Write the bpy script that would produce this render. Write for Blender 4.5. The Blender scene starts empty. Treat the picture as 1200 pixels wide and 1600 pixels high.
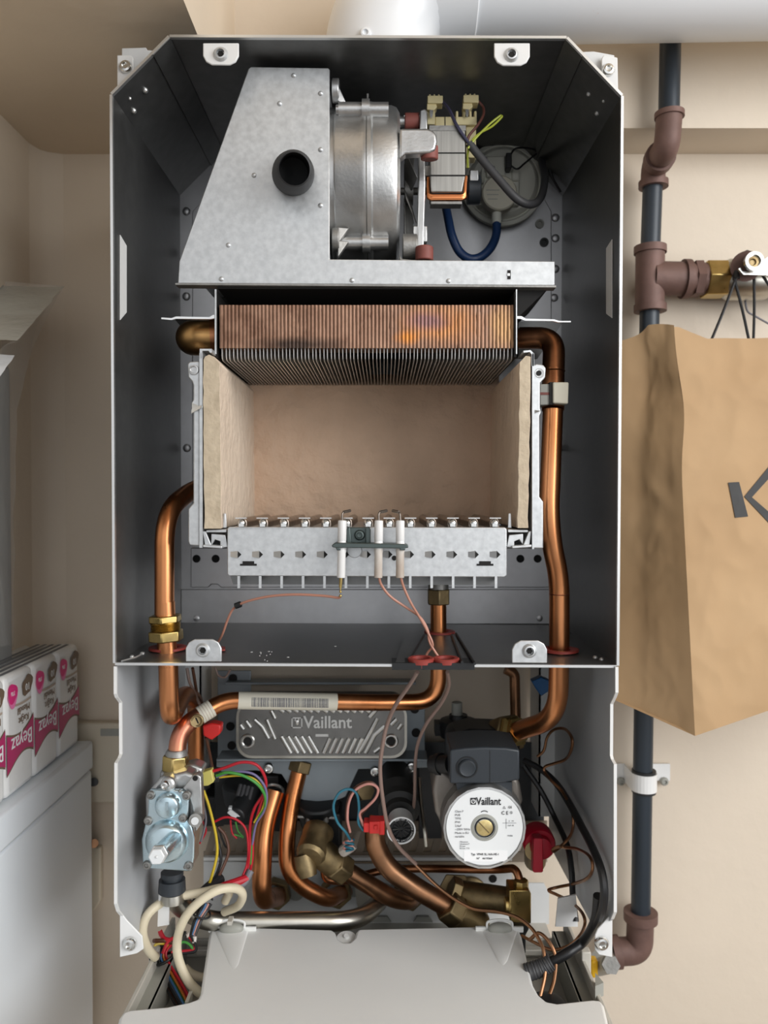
import bpy, bmesh, math, random
from mathutils import Vector, Matrix, noise
random.seed(7)
PI = math.pi
C = bpy.context.scene.collection
# ------------------------------------------------------------------ camera model (used to read sizes off the photograph)
FPX = 1234.0
ZC = 1.5
PITCH = math.radians(1.02)
CAM = Vector((0, 0, ZC))
FWD = Vector((0, math.cos(PITCH), -math.sin(PITCH)))
UPV = Vector((0, math.sin(PITCH), math.cos(PITCH)))
RGT = Vector((1, 0, 0))
F, B, WALL = 0.667, 0.887, 0.96          # casing front, casing back sheet, room wall (distance from the camera)

def ray(px, py):
    return FWD + RGT * ((px - 600) / FPX) + UPV * ((800 - py) / FPX)
def W(px, py, Y):
    d = ray(px, py); return CAM + d * (Y / d.y)
def onplane(px, py, p, n):
    d = ray(px, py); n = Vector(n); return CAM + d * ((Vector(p) - CAM).dot(n) / d.dot(n))
def R(px, Y):                             # a length seen as px pixels at distance Y
    return px * Y / FPX
# ------------------------------------------------------------------ mesh builder
class MB:
    def __init__(self): self.v = []; self.f = []
    def add(self, vs, fs):
        o = len(self.v); self.v += [Vector(p) for p in vs]; self.f += [tuple(i + o for i in f) for f in fs]; return self
    def box(self, c, s, rot=None):
        c = Vector(c); h = Vector(s) / 2
        vs = [Vector((x * h.x, y * h.y, z * h.z)) for x in (-1, 1) for y in (-1, 1) for z in (-1, 1)]
        if rot is not None: vs = [rot @ p for p in vs]
        return self.add([c + p for p in vs], [(0, 1, 3, 2), (4, 6, 7, 5), (0, 4, 5, 1), (2, 3, 7, 6), (0, 2, 6, 4), (1, 5, 7, 3)])
    def bb(self, lo, hi):
        lo = Vector(lo); hi = Vector(hi); return self.box((lo + hi) / 2, hi - lo)
    def pbox(self, x0, y0, x1, y1, Y, d):  # box whose front face covers the rectangle at distance Y, d deep
        return self.ppoly([(x0, y0), (x1, y0), (x1, y1), (x0, y1)], Y, d)
    def prism(self, pts, vec):
        n = len(pts); vec = Vector(vec); pts = [Vector(p) for p in pts]
        vs = pts + [p + vec for p in pts]
        fs = [tuple(range(n - 1, -1, -1)), tuple(range(n, 2 * n))] + [(i, (i + 1) % n, (i + 1) % n + n, i + n) for i in range(n)]
        return self.add(vs, fs)
    def ppoly(self, px, Y, d):
        return self.prism([W(x, y, Y) for x, y in px], (0, d, 0))
    def quad(self, a, b, c, d): return self.add([a, b, c, d], [(0, 1, 2, 3)])
    def cyl(self, p0, p1, r0, r1=None, n=20):
        return self.lathe(p0, Vector(p1) - Vector(p0), [(0, r0), (1, r0 if r1 is None else r1)], n, scale=True)
    def hex(self, p0, p1, r): return self.cyl(p0, p1, r, n=6)
    def lathe(self, p0, axis, prof, n=24, scale=False, ph=0.0, closed=False):
        p0 = Vector(p0); axis = Vector(axis); L = axis.length if scale else 1.0; a = axis.normalized()
        t = Vector((0, 0, 1)) if abs(a.z) < .9 else Vector((1, 0, 0))
        u = a.cross(t).normalized(); w = a.cross(u)
        vs = []; fs = []; m = len(prof)
        for (s, r) in prof:
            for k in range(n):
                q = 2 * PI * k / n + ph; vs.append(p0 + a * (s * L) + (u * math.cos(q) + w * math.sin(q)) * max(r, 1e-6))
        for i in range(m - 1 if not closed else m):
            j = (i + 1) % m
            for k in range(n):
                k2 = (k + 1) % n; fs.append((i * n + k, i * n + k2, j * n + k2, j * n + k))
        if not closed:
            fs.append(tuple(range(n - 1, -1, -1))); fs.append(tuple((m - 1) * n + k for k in range(n)))
        return self.add(vs, fs)
    def ring(self, c, axis, R_, r, n=28, m=10, ph=0):
        prof = [(r * math.sin(2 * PI * k / m), R_ + r * math.cos(2 * PI * k / m)) for k in range(m)]
        return self.lathe(c, axis, prof, n, closed=True)
    def sph(self, c, r, sc=(1, 1, 1), n=16, m=10):
        c = Vector(c); vs = []; fs = []
        for i in range(m + 1):
            t = PI * i / m
            for k in range(n):
                q = 2 * PI * k / n
                vs.append(c + Vector((r * sc[0] * math.sin(t) * math.cos(q), r * sc[1] * math.sin(t) * math.sin(q), r * sc[2] * math.cos(t))))
        for i in range(m):
            for k in range(n):
                k2 = (k + 1) % n; fs.append((i * n + k, (i + 1) * n + k, (i + 1) * n + k2, i * n + k2))
        return self.add(vs, fs)
    def tube(self, pts, r, n=14, rfun=None, caps=True):
        pts = [Vector(p) for p in pts]; m = len(pts); vs = []; fs = []
        tang = []
        for i in range(m):
            a = pts[max(i - 1, 0)]; b = pts[min(i + 1, m - 1)]; d = (b - a)
            tang.append(d.normalized() if d.length > 1e-9 else Vector((0, 0, 1)))
        t0 = tang[0]; up = Vector((0, 0, 1)) if abs(t0.z) < .9 else Vector((1, 0, 0))
        u = t0.cross(up).normalized()
        for i in range(m):
            t = tang[i]; u = (u - t * u.dot(t)).normalized(); w = t.cross(u)
            rr = r if rfun is None else rfun(i / (m - 1)) * r
            for k in range(n):
                q = 2 * PI * k / n; vs.append(pts[i] + (u * math.cos(q) + w * math.sin(q)) * rr)
        for i in range(m - 1):
            for k in range(n):
                k2 = (k + 1) % n; fs.append((i * n + k, i * n + k2, (i + 1) * n + k2, (i + 1) * n + k))
        if caps:
            fs.append(tuple(range(n - 1, -1, -1))); fs.append(tuple((m - 1) * n + k for k in range(n)))
        return self.add(vs, fs)
    def grid(self, fn, nu, nv):
        vs = [fn(i / nu, j / nv) for j in range(nv + 1) for i in range(nu + 1)]
        fs = [(j * (nu + 1) + i, j * (nu + 1) + i + 1, (j + 1) * (nu + 1) + i + 1, (j + 1) * (nu + 1) + i) for j in range(nv) for i in range(nu)]
        return self.add(vs, fs)
    def text(self, s, size, M, depth=0.0002, align='CENTER', width=None, bold=0):
        cu = bpy.data.curves.new('lettering', 'FONT'); cu.body = s; cu.size = size; cu.extrude = depth; cu.align_x = align; cu.align_y = 'CENTER'
        cu.resolution_u = 2; cu.offset = bold
        o = bpy.data.objects.new('lettering', cu); C.objects.link(o)
        dg = bpy.context.evaluated_depsgraph_get(); me = bpy.data.meshes.new_from_object(o.evaluated_get(dg))
        vs = [v.co.copy() for v in me.vertices]; fs = [tuple(p.vertices) for p in me.polygons]
        if width and vs:
            w = max(v.x for v in vs) - min(v.x for v in vs)
            for v in vs: v.x *= width / w
        bpy.data.objects.remove(o); bpy.data.meshes.remove(me); bpy.data.curves.remove(cu)
        return self.add([M @ v for v in vs], fs)

def fillet(pts, rad, n=7):
    pts = [Vector(p) for p in pts]; out = [pts[0]]
    for i in range(1, len(pts) - 1):
        a, p, b = pts[i - 1], pts[i], pts[i + 1]
        rr = rad[i - 1] if isinstance(rad, (list, tuple)) else rad
        la, lb = (a - p).length, (b - p).length; d = min(rr, la * .49, lb * .49)
        s = p + (a - p).normalized() * d; e = p + (b - p).normalized() * d
        for k in range(n + 1):
            t = k / n; out.append(s * (1 - t) ** 2 + p * 2 * t * (1 - t) + e * t * t)
    out.append(pts[-1]); return out
def spline(pts, n=8):
    pts = [Vector(p) for p in pts]; P_ = [pts[0] * 2 - pts[1]] + pts + [pts[-1] * 2 - pts[-2]]; out = []
    for i in range(1, len(P_) - 2):
        a, b, c, d = P_[i - 1:i + 3]
        for k in range(n):
            t = k / n
            out.append(.5 * ((2 * b) + (c - a) * t + (2 * a - 5 * b + 4 * c - d) * t * t + (3 * b - a - 3 * c + d) * t ** 3))
    out.append(pts[-1]); return out
def PP(pts): return [W(*p) for p in pts]

ORG = {}
def obj(name, mb, m, parent=None, bevel=0, ang=35, seg=2, at=None):
    vs = mb.v
    me = bpy.data.meshes.new(name); o = bpy.data.objects.new(name, me); C.objects.link(o)
    if parent is not None: org = ORG[parent]; o.parent = parent
    else:
        lo = Vector([min(v[i] for v in vs) for i in range(3)]); hi = Vector([max(v[i] for v in vs) for i in range(3)])
        org = Vector(((lo.x + hi.x) / 2, (lo.y + hi.y) / 2, lo.z)) if at is None else Vector(at); o.location = org
    ORG[o] = org
    me.from_pydata([v - org for v in vs], [], mb.f)
    bm = bmesh.new(); bm.from_mesh(me)
    bmesh.ops.recalc_face_normals(bm, faces=bm.faces)
    for f in bm.faces: f.smooth = True
    ca = math.radians(ang)
    for e in bm.edges:
        if len(e.link_faces) == 2: e.smooth = e.calc_face_angle(0) < ca
        else: e.smooth = False
    bm.to_mesh(me); bm.free()
    me.materials.append(m)
    if bevel:
        b = o.modifiers.new('bevel', 'BEVEL'); b.width = bevel; b.segments = seg; b.limit_method = 'ANGLE'; b.angle_limit = math.radians(40); b.harden_normals = False
    return o
def tag(o, label, cat, group=None):
    o['label'] = label; o['category'] = cat
    if group: o['group'] = group
    return o
def thing(name, label, cat, loc, group=None):
    o = bpy.data.objects.new(name, None); C.objects.link(o); o.empty_display_size = .02
    o.location = Vector(loc); ORG[o] = Vector(loc); return tag(o, label, cat, group)
def struct(name, mb, m):
    o = obj(name, mb, m); o['kind'] = 'structure'; return o
def part(o, label): o['label'] = label; return o

# ------------------------------------------------------------------ materials
def mat(name, col, rough=.5, metal=0.0, var=0.0, scale=40, col2=None, bump=0.0, bscale=None, rvar=0.0, stretch=(1, 1, 1), alpha=1.0, spec=None, coat=0, detail=4, trans=0):
    m = bpy.data.materials.new(name); m.use_nodes = True; nt = m.node_tree; p = nt.nodes['Principled BSDF']
    p.inputs['Base Color'].default_value = (*col, 1); p.inputs['Roughness'].default_value = rough; p.inputs['Metallic'].default_value = metal
    if spec is not None: p.inputs['Specular IOR Level'].default_value = spec
    if coat: p.inputs['Coat Weight'].default_value = coat
    if alpha < 1: p.inputs['Alpha'].default_value = alpha
    if trans: p.inputs['Transmission Weight'].default_value = trans
    if var or col2 or bump or rvar:
        tc = nt.nodes.new('ShaderNodeTexCoord'); mp = nt.nodes.new('ShaderNodeMapping'); mp.inputs['Scale'].default_value = stretch
        nt.links.new(tc.outputs['Object'], mp.inputs['Vector'])
        nz = nt.nodes.new('ShaderNodeTexNoise'); nz.inputs['Scale'].default_value = scale; nz.inputs['Detail'].default_value = detail
        nt.links.new(mp.outputs['Vector'], nz.inputs['Vector'])
        if var or col2:
            cr = nt.nodes.new('ShaderNodeValToRGB'); cr.color_ramp.elements[0].position = .32; cr.color_ramp.elements[1].position = .68
            c2 = col2 if col2 else tuple(min(1, c * (1 + var)) for c in col); c1 = col if col2 else tuple(c * (1 - var) for c in col)
            cr.color_ramp.elements[0].color = (*c1, 1); cr.color_ramp.elements[1].color = (*c2, 1)
            nt.links.new(nz.outputs['Fac'], cr.inputs['Fac']); nt.links.new(cr.outputs['Color'], p.inputs['Base Color'])
        if rvar:
            mr = nt.nodes.new('ShaderNodeMapRange'); mr.inputs['To Min'].default_value = max(.02, rough - rvar); mr.inputs['To Max'].default_value = min(1, rough + rvar)
            nt.links.new(nz.outputs['Fac'], mr.inputs['Value']); nt.links.new(mr.outputs['Result'], p.inputs['Roughness'])
        if bump:
            nb = nz
            if bscale:
                nb = nt.nodes.new('ShaderNodeTexNoise'); nb.inputs['Scale'].default_value = bscale; nb.inputs['Detail'].default_value = 5
                nt.links.new(mp.outputs['Vector'], nb.inputs['Vector'])
            bp = nt.nodes.new('ShaderNodeBump'); bp.inputs['Strength'].default_value = 1.0; bp.inputs['Distance'].default_value = bump
            nt.links.new(nb.outputs['Fac'], bp.inputs['Height']); nt.links.new(bp.outputs['Normal'], p.inputs['Normal'])
    return m
def s2l(r, g, b):
    f = lambda c: (c / 255 / 12.92) if c / 255 <= .04045 else ((c / 255 + .055) / 1.055) ** 2.4
    return (f(r), f(g), f(b))
M = {}
M['wall'] = mat('cream_wall_paint', s2l(219, 205, 186), .7, var=.03, scale=6, bump=.0006, bscale=60)
M['ceil'] = mat('ceiling_paint', s2l(222, 206, 184), .75, var=.03, scale=6, bump=.0006, bscale=50)
M['floor'] = mat('floor_tile', s2l(150, 135, 120), .4, var=.1, scale=5)
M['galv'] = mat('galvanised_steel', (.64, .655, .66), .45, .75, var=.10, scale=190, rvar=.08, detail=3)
M['galv_in'] = mat('galvanised_shade_darkened', (.21, .21, .205), .40, .88, var=.08, scale=90, rvar=.05)  # same steel as galv, colour darkened for the shaded interior
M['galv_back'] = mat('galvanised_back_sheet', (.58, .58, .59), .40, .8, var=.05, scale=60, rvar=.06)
M['steel_edge'] = mat('cut_steel_edge', (.85, .85, .83), .3, .9)
M['white'] = mat('white_powder_coat', s2l(232, 232, 230), .35, var=.02, scale=40)
M['white_grey'] = mat('light_grey_powder_coat', s2l(216, 217, 216), .45, var=.04, scale=30)
M['frame_grey'] = mat('white_coat_shade_greyed', s2l(188, 190, 192), .35, var=.03, scale=30)  # white frame coat, greyed in colour for its shaded inner sides
M['panel'] = mat('off_white_plastic', s2l(239, 239, 236), .42, var=.01, scale=20, bump=.00004, bscale=900)
M['box_plastic'] = mat('pale_grey_plastic', s2l(196, 192, 182), .45, var=.04, scale=30)
M['copper'] = mat('copper_pipe', (.52, .19, .068), .30, 1, col2=(.70, .30, .13), scale=35, rvar=.1, stretch=(1, 1, .25))
M['copper_dk'] = mat('tarnished_copper', (.30, .12, .055), .33, 1, col2=(.52, .23, .11), scale=40, rvar=.1)
M['copper_brown'] = mat('brown_oxidised_copper', (.25, .135, .075), .38, 1, col2=(.42, .21, .11), scale=45, rvar=.1)
M['copper_pink'] = mat('pink_flushed_copper', (.62, .23, .15), .34, 1, col2=(.72, .31, .18), scale=60, rvar=.1)
M['brass'] = mat('brass', (.50, .36, .13), .3, 1, col2=(.66, .49, .20), scale=70, rvar=.08)
M['brass_dk'] = mat('aged_brass', (.22, .165, .09), .5, 1, col2=(.36, .27, .14), scale=70, rvar=.1, bump=.0002, bscale=300)
M['alu'] = mat('cast_aluminium', (.50, .50, .49), .38, .9, col2=(.66, .66, .65), scale=45, rvar=.1, bump=.00015, bscale=400)
M['alu_dk'] = mat('dull_cast_metal', (.27, .265, .25), .5, .8, col2=(.38, .37, .35), scale=60, rvar=.1, bump=.0003, bscale=350)
M['zinc'] = mat('blue_zinc_plating', (.56, .70, .76), .27, .95, col2=(.64, .77, .82), scale=30, rvar=.06)
M['chrome'] = mat('bright_screw_steel', (.72, .72, .70), .22, 1)
M['steel_pipe'] = mat('dull_nickel_pipe', (.45, .43, .38), .34, 1, col2=(.55, .53, .47), scale=30, rvar=.08)
M['black'] = mat('black_plastic', (.012, .013, .014), .45)
M['dark'] = mat('dark_slate_plastic', (.030, .036, .043), .42, bump=.00005, bscale=900)
M['void'] = mat('dark_metal_and_hole_shade', (.012, .011, .010), .7, .3)  # dark metal parts; on holes and slots the black stands for inner shade
M['rubber'] = mat('brick_red_rubber', (.24, .07, .055), .6, var=.2, scale=60)
M['redseal'] = mat('red_silicone_seal', (.30, .045, .035), .5, var=.1, scale=60)
M['ceramic'] = mat('white_ceramic', (.82, .81, .79), .3)
M['ceramic_d'] = mat('stained_ceramic', (.72, .69, .64), .4, col2=(.50, .42, .35), scale=60, stretch=(1, 1, .5))
M['fibre'] = mat('beige_ceramic_fibre_board', s2l(226, 206, 184), .95, var=.05, scale=25, bump=.0035, bscale=80)
M['fibre_face'] = mat('cut_fibre_edge', s2l(206, 190, 165), .95, col2=s2l(188, 172, 148), scale=90, bump=.0012, bscale=160)
M['fibre_back'] = mat('scorched_fibre_board', s2l(212, 182, 156), .95, var=.06, scale=25, bump=.007, bscale=42)
M['fin'] = mat('tinned_fin_metal', (.74, .72, .69), .40, .6, var=.08, scale=60)
M['elec'] = mat('green_grey_bracket', (.10, .125, .12), .42, .7)
M['tip'] = mat('heat_dulled_wire', (.22, .19, .165), .4, .9)
M['ivory'] = mat('ivory_plastic', s2l(222, 208, 160), .45)
M['grey_plastic'] = mat('grey_plastic', s2l(160, 160, 152), .5)
M['cream_plastic'] = mat('cream_plastic', s2l(222, 216, 196), .5)
M['blue_tube'] = mat('blue_silicone_tube', (.02, .055, .16), .35)
M['cable_grey'] = mat('grey_cable_sheath', (.055, .055, .058), .5)
M['cable_black'] = mat('black_cable', (.012, .012, .013), .42)
M['cable_white'] = mat('cream_cable_sheath', s2l(222, 210, 182), .45, var=.04, scale=40)
M['lead'] = mat('pinkish_silicone_lead', s2l(186, 132, 112), .4)
M['lead_d'] = mat('translucent_brown_lead', s2l(140, 116, 106), .4)
for k, c in dict(red=(190, 28, 44), green=(70, 150, 62), yellow=(214, 184, 50), blue=(70, 120, 170), teal=(42, 112, 132), brown=(92, 58, 42), pink=(214, 150, 138), grey=(120, 118, 124), violet=(120, 110, 150), black=(24, 24, 26), orange=(196, 110, 40)).items():
    M['w_' + k] = mat(k + '_wire_insulation', s2l(*c), .42)
M['red'] = mat('crimson_plastic', s2l(176, 14, 42), .38)
M['red_conn'] = mat('red_plug_plastic', s2l(214, 44, 40), .42)
M['yellow'] = mat('pale_yellow_plastic', s2l(226, 214, 120), .45)
M['yellow_h'] = mat('yellow_handle', s2l(236, 184, 30), .4)
M['label'] = mat('white_label_paper', s2l(236, 238, 238), .42)
M['sticker'] = mat('cream_sticker_paper', s2l(226, 220, 202), .5)
M['ink'] = mat('black_ink', (.02, .02, .022), .5)
M['inkdark'] = mat('dark_grey_print', s2l(38, 37, 36), .6)
M['inkgrey'] = mat('grey_ink', (.16, .16, .17), .5)
M['paper'] = mat('brown_kraft_paper', s2l(184, 152, 113), .75, col2=s2l(174, 141, 102), scale=9, bump=.00012, bscale=120)
M['iron'] = mat('brown_iron_fitting', s2l(112, 86, 78), .6, .25, var=.14, scale=50, bump=.0003, bscale=150)
M['pipe_blk'] = mat('blue_black_painted_pipe', s2l(42, 50, 58), .4, .1)
M['flue'] = mat('white_enamel_duct', s2l(232, 234, 236), .28, var=.01, scale=10)
M['tissue'] = mat('white_tissue_wrapper', s2l(238, 238, 236), .3, var=.02, scale=40, bump=.0009, bscale=35, coat=.3)
M['magenta'] = mat('magenta_print', s2l(186, 38, 104), .3, coat=.3)
M['pink'] = mat('pink_print', s2l(234, 40, 130), .35)
M['pinkl'] = mat('light_pink_print', s2l(244, 130, 184), .35)
M['bronze'] = mat('taupe_print', s2l(120, 100, 82), .4)
M['taupe'] = mat('beige_print', s2l(190, 172, 156), .4)
M['freezer'] = mat('white_gloss_carton', s2l(232, 238, 243), .35, bump=.00015, bscale=9)
M['film'] = mat('clear_plastic_film', s2l(225, 225, 222), .12, alpha=.16, bump=.003, bscale=22)
M['film3'] = mat('glossy_plastic_fold', s2l(222, 226, 230), .15, alpha=.8, bump=.003, bscale=16)
M['film2'] = mat('cloudy_plastic_film', s2l(176, 176, 168), .2, alpha=.85, bump=.004, bscale=16)
M['greybody'] = mat('dull_grey_body', s2l(158, 158, 156), .5, var=.05, scale=12)
M['conbox'] = mat('pale_beige_enclosure', s2l(212, 202, 182), .6)
M['pswitch'] = mat('pale_grey_switch_plastic', s2l(226, 225, 212), .45)
M['hxplate'] = mat('stamped_dark_steel', (.20, .195, .185), .4, .9, var=.08, scale=60)
M['hxrib'] = mat('polished_rib_steel', (.62, .61, .58), .28, 1)
M['plate_blue'] = mat('blue_grey_sheet', (.24, .27, .29), .42, .5, var=.06, scale=30)

# burnt copper fins: brown copper with one orange and violet heat stain of its own shape
def fin_copper():
    m = mat('heat_stained_copper', (.17, .085, .05), .45, .5, col2=(.30, .17, .11), scale=55, rvar=.12, bump=.0003, bscale=160); nt = m.node_tree; p = nt.nodes['Principled BSDF']
    base = p.inputs['Base Color'].links[0].from_socket
    tc = nt.nodes.new('ShaderNodeTexCoord')
    def blob(cx, cz, sx, sz, col, prev, lo, hi):
        mp = nt.nodes.new('ShaderNodeMapping'); mp.inputs['Location'].default_value = (-cx / sx, 0, -cz / sz); mp.inputs['Scale'].default_value = (1 / sx, 0, 1 / sz)
        nt.links.new(tc.outputs['Object'], mp.inputs['Vector'])
        ln = nt.nodes.new('ShaderNodeVectorMath'); ln.operation = 'LENGTH'; nt.links.new(mp.outputs['Vector'], ln.inputs[0])
        nz = nt.nodes.new('ShaderNodeTexNoise'); nz.inputs['Scale'].default_value = 70; nz.inputs['Detail'].default_value = 3; nt.links.new(tc.outputs['Object'], nz.inputs['Vector'])
        ad = nt.nodes.new('ShaderNodeMath'); ad.operation = 'MULTIPLY_ADD'; ad.inputs[1].default_value = .7; nt.links.new(nz.outputs['Fac'], ad.inputs[0]); nt.links.new(ln.outputs['Value'], ad.inputs[2])
        mr = nt.nodes.new('ShaderNodeMapRange'); mr.inputs['From Min'].default_value = lo; mr.inputs['From Max'].default_value = hi; mr.inputs['To Min'].default_value = 1; mr.inputs['To Max'].default_value = 0
        nt.links.new(ad.outputs[0], mr.inputs['Value'])
        mx = nt.nodes.new('ShaderNodeMix'); mx.data_type = 'RGBA'; nt.links.new(mr.outputs['Result'], mx.inputs['Factor']); nt.links.new(prev, mx.inputs[6]); mx.inputs[7].default_value = (*col, 1)
        return mx.outputs[2]
    return m, p, base, blob
# ------------------------------------------------------------------ small repeated details
def screw_mb(pos, axis, r, mb=None, recess=True):
    mb = mb or MB(); a = Vector(axis).normalized()
    mb.lathe(pos, a, [(-r * .2, r), (r * .25, r), (r * .55, r * .8), (r * .62, r * .52), (r * .25, r * .44), (r * .22, .00001)], 16)
    return mb
TOCAM = Vector((0, -1, 0))
def each(name, m, parent, fn, items):       # one part per item
    for it in items:
        mb = MB(); fn(mb, *it); obj(name, mb, m, parent)
# ================================================================== ROOM
def Z(rel): return ZC + rel
SOFF = Z(.4146); XL = -.415
struct('floor', MB().bb((-2, -2.2, -.05), (3, WALL + .1, 0)), M['floor'])
struct('wall_back', MB().bb((-2, WALL, 0), (3, WALL + .1, 2.6)), M['wall'])
struct('wall_left', MB().bb((XL - .1, .50, 0), (XL, WALL, 2.6)), M['wall'])
struct('ceiling', MB().bb((-2, -.9, 2.55), (3, WALL + .1, 2.65)), M['ceil'])
struct('trim_1', MB().bb((XL, .40, SOFF), (-.167, WALL, 2.55)), M['ceil'])      # dropped soffit over the niche
struct('trim_2', MB().bb((-.167, .893, SOFF), (3, WALL, 2.55)), M['wall'])       # beam across the wall
m = MB()                                                                         # rounded plaster corner
m.prism([(XL, WALL, 0), (XL + .028, WALL, 0), (XL + .012, WALL - .006, 0), (XL + .005, WALL - .013, 0), (XL, WALL - .03, 0)], (0, 0, SOFF))
struct('trim_3', m, M['wall'])

# ---- white flue elbow and duct on top
zf = Z(.512)
t = thing('flue_duct', 'white enamelled flue duct bending right above the boiler', 'duct', (0, .80, Z(.39)))
path = [Vector((-.006, .80, Z(.389)))] + [Vector((.062 - .068 * math.cos(PI / 2 * k / 14), .80, zf - .068 + .068 * math.sin(PI / 2 * k / 14))) for k in range(15)] + [Vector((.088, .80, zf))]
obj('elbow', MB().tube(path, .053, 36), M['flue'], t)
obj('collar', MB().cyl((.040, .80, zf), (.091, .80, zf), .0545, n=40), M['flue'], t, bevel=.001)
dz = .010
obj('straight_duct', MB().tube([(.09, .80, zf), (.35, .80, zf + dz * .4), (1.2, .80, zf + dz * 2)], .0515, 40), M['flue'], t)
cpos = W(571, 53, .7475)
obj('screw', screw_mb(cpos, TOCAM, .0055), M['flue'], t)
m = MB()
for (x, y) in [(928, 14), (931, 22), (933, 11), (926, 36), (931, 39), (935, 18), (928, 27), (934, 37)]:
    p = W(x, y, .8)
    d = ray(x, y); o_ = CAM - Vector((0, .80, zf + .004)); a_ = d.y ** 2 + d.z ** 2; b_ = o_.y * d.y + o_.z * d.z; c_ = o_.y ** 2 + o_.z ** 2 - .0516 ** 2
    s = (-b_ - math.sqrt(max(b_ * b_ - a_ * c_, 0))) / a_; p = CAM + d * s
    m.box(p, (.0022, .0005, .0035), Matrix.Rotation(random.uniform(-.8, .8), 3, 'Y'))
part(obj('scuff_marks', m, M['w_orange'], t), 'brown scratches on the duct')

# ---- black gas pipe with iron fittings on the wall
t = thing('gas_pipe', 'black wall gas pipe with brown iron fittings right of the boiler', 'pipe', W(1003, 1480, .92))
rp = .0112
obj('pipe_length', MB().cyl(W(1048, 40, .868), W(1045, 185, .868), rp), M['pipe_blk'], t)
obj('pipe_length', MB().cyl(W(1020, 285, .925), W(1016, 395, .925), rp), M['pipe_blk'], t)
obj('pipe_length', MB().cyl(W(1015, 480, .925), W(1001, 1435, .925), rp), M['pipe_blk'], t)
m = MB()
m.tube(fillet(PP([(1046, 176, .868), (1042, 232, .868), (1030, 246, .90), (1021, 258, .925), (1020, 292, .925)]), .03), .0138, 20)
m.lathe(W(1046, 176, .868), W(1046, 184, .868) - W(1046, 176, .868), [(0, .013), (0, .0158), (1, .0158), (1, .013)], 24, scale=True)
m.lathe(W(1021, 283, .925), W(1021, 293, .925) - W(1021, 283, .925), [(0, .013), (0, .0168), (1, .0168), (1, .013)], 24, scale=True)
m.lathe(W(1033, 243, .892), W(1028, 251, .906) - W(1033, 243, .892), [(0, .012), (0, .0168), (1, .0168), (1, .012)], 24, scale=True)
obj('offset_elbow', m, M['iron'], t)
m = MB()
m.cyl(W(1016, 385, .925), W(1015, 487, .925), .0165, n=24)
for y0, y1 in ((385, 396), (476, 487)): m.cyl(W(1016, y0, .925), W(1016, y1, .925), .0185, n=24)
m.cyl(W(1018, 435, .925), W(1072, 436, .925), .0195, n=24)
m.cyl(W(1066, 436, .925), W(1076, 436, .925), .0225, n=24)
m.cyl(W(1075, 436, .925), W(1101, 436, .925), .0185, n=24); m.hex(W(1082, 436, .925), W(1094, 436, .925), .0215)
obj('tee_fitting', m, M['iron'], t)
m = MB()
m.tube(fillet(PP([(1001, 1425, .925), (999, 1485, .925), (962, 1487, .925)]), .035, 10), .0155, 20)
m.cyl(W(1001, 1424, .925), W(1001, 1438, .925), .0195, n=24); m.cyl(W(968, 1487, .925), W(955, 1488, .925), .0185, n=24)
obj('bottom_elbow', m, M['iron'], t)
t2 = thing('pipe_clamp', 'white steel two-screw clamp holding the black gas pipe to the wall', 'clamp', W(1007, 1235, .94))
m = MB()
m.tube(fillet(PP([(960, 1221, .953), (985, 1221, .953), (985, 1221, .905), (1028, 1223, .905), (1028, 1223, .953), (1047, 1223, .953)]), .006, 4), .0045, 10)
m = MB(); za, zb = W(1000, 1207, .925).z, W(1000, 1234, .925).z
xs = [W(960, 1221, .953).x, W(984, 1221, .94).x, W(984, 1221, .93).x]
c0 = W(1006, 1221, .925); ro = .0148
arc = [(xs[0], .955), (c0.x - ro, .955)] + [(c0.x - ro * math.cos(q), .925 - ro * math.sin(q)) for q in [PI * k / 12 for k in range(13)]] + [(c0.x + ro, .955), (W(1047, 1221, .955).x, .955)]
inn = [(xs[0], .9575), (c0.x - ro + .0022, .9575)] + [(c0.x - (ro - .0022) * math.cos(q), .925 - (ro - .0022) * math.sin(q)) for q in [PI * k / 12 for k in range(13)]] + [(c0.x + ro - .0022, .9575), (W(1047, 1221, .955).x, .9575)]
for i in range(len(arc) - 1):
    m.prism([(arc[i][0], arc[i][1], zb), (arc[i + 1][0], arc[i + 1][1], zb), (inn[i + 1][0], inn[i + 1][1], zb), (inn[i][0], inn[i][1], zb)], (0, 0, za - zb))
obj('clamp_band', m, M['white'], t2)
m = MB(); m.lathe((c0.x, .925, zb - .003), (0, 0, 1), [(0, .0118), (0, .0138), (za - zb + .006, .0138), (za - zb + .006, .0118)], 24); part(obj('rubber_liner', m, M['black'], t2), 'black rubber lining')
for x in (970, 1038): obj('screw', screw_mb(W(x, 1221, .953), TOCAM, .005), M['grey_plastic'], t2)

t = thing('gas_shutoff_valve', 'brass shut-off valve with steel lever bolted right of the iron tee', 'valve', W(1150, 460, .925))
obj('hexagon_end', MB().hex(W(1100, 437, .925), W(1132, 437, .925), .0225), M['brass'], t, bevel=.001)
m = MB(); m.lathe(W(1130, 437, .925), W(1260, 437, .925) - W(1130, 437, .925), [(0, .020), (.06, .0235), (.5, .0235), (.58, .019), (1, .019)], 24, scale=True)
obj('valve_body', m, M['steel_pipe'], t)
m = MB(); m.cyl(W(1166, 416, .903), W(1166, 416, .885), .0165, n=24); obj('stem', m, M['iron'], t)
m = MB()
lv = [(1154, 420), (1157, 418), (1160, 424), (1176, 424), (1184, 412), (1200, 402), (1300, 402), (1300, 432), (1162, 429)]
m.ppoly(lv, .879, .003); m.lathe(W(1174, 411, .879), TOCAM, [(0, .0075), (.003, .0105), (.008, .0105), (.0085, .007), (.003, .0065), (.003, .0001)], 20)
obj('lever', m, M['chrome'], t)
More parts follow.
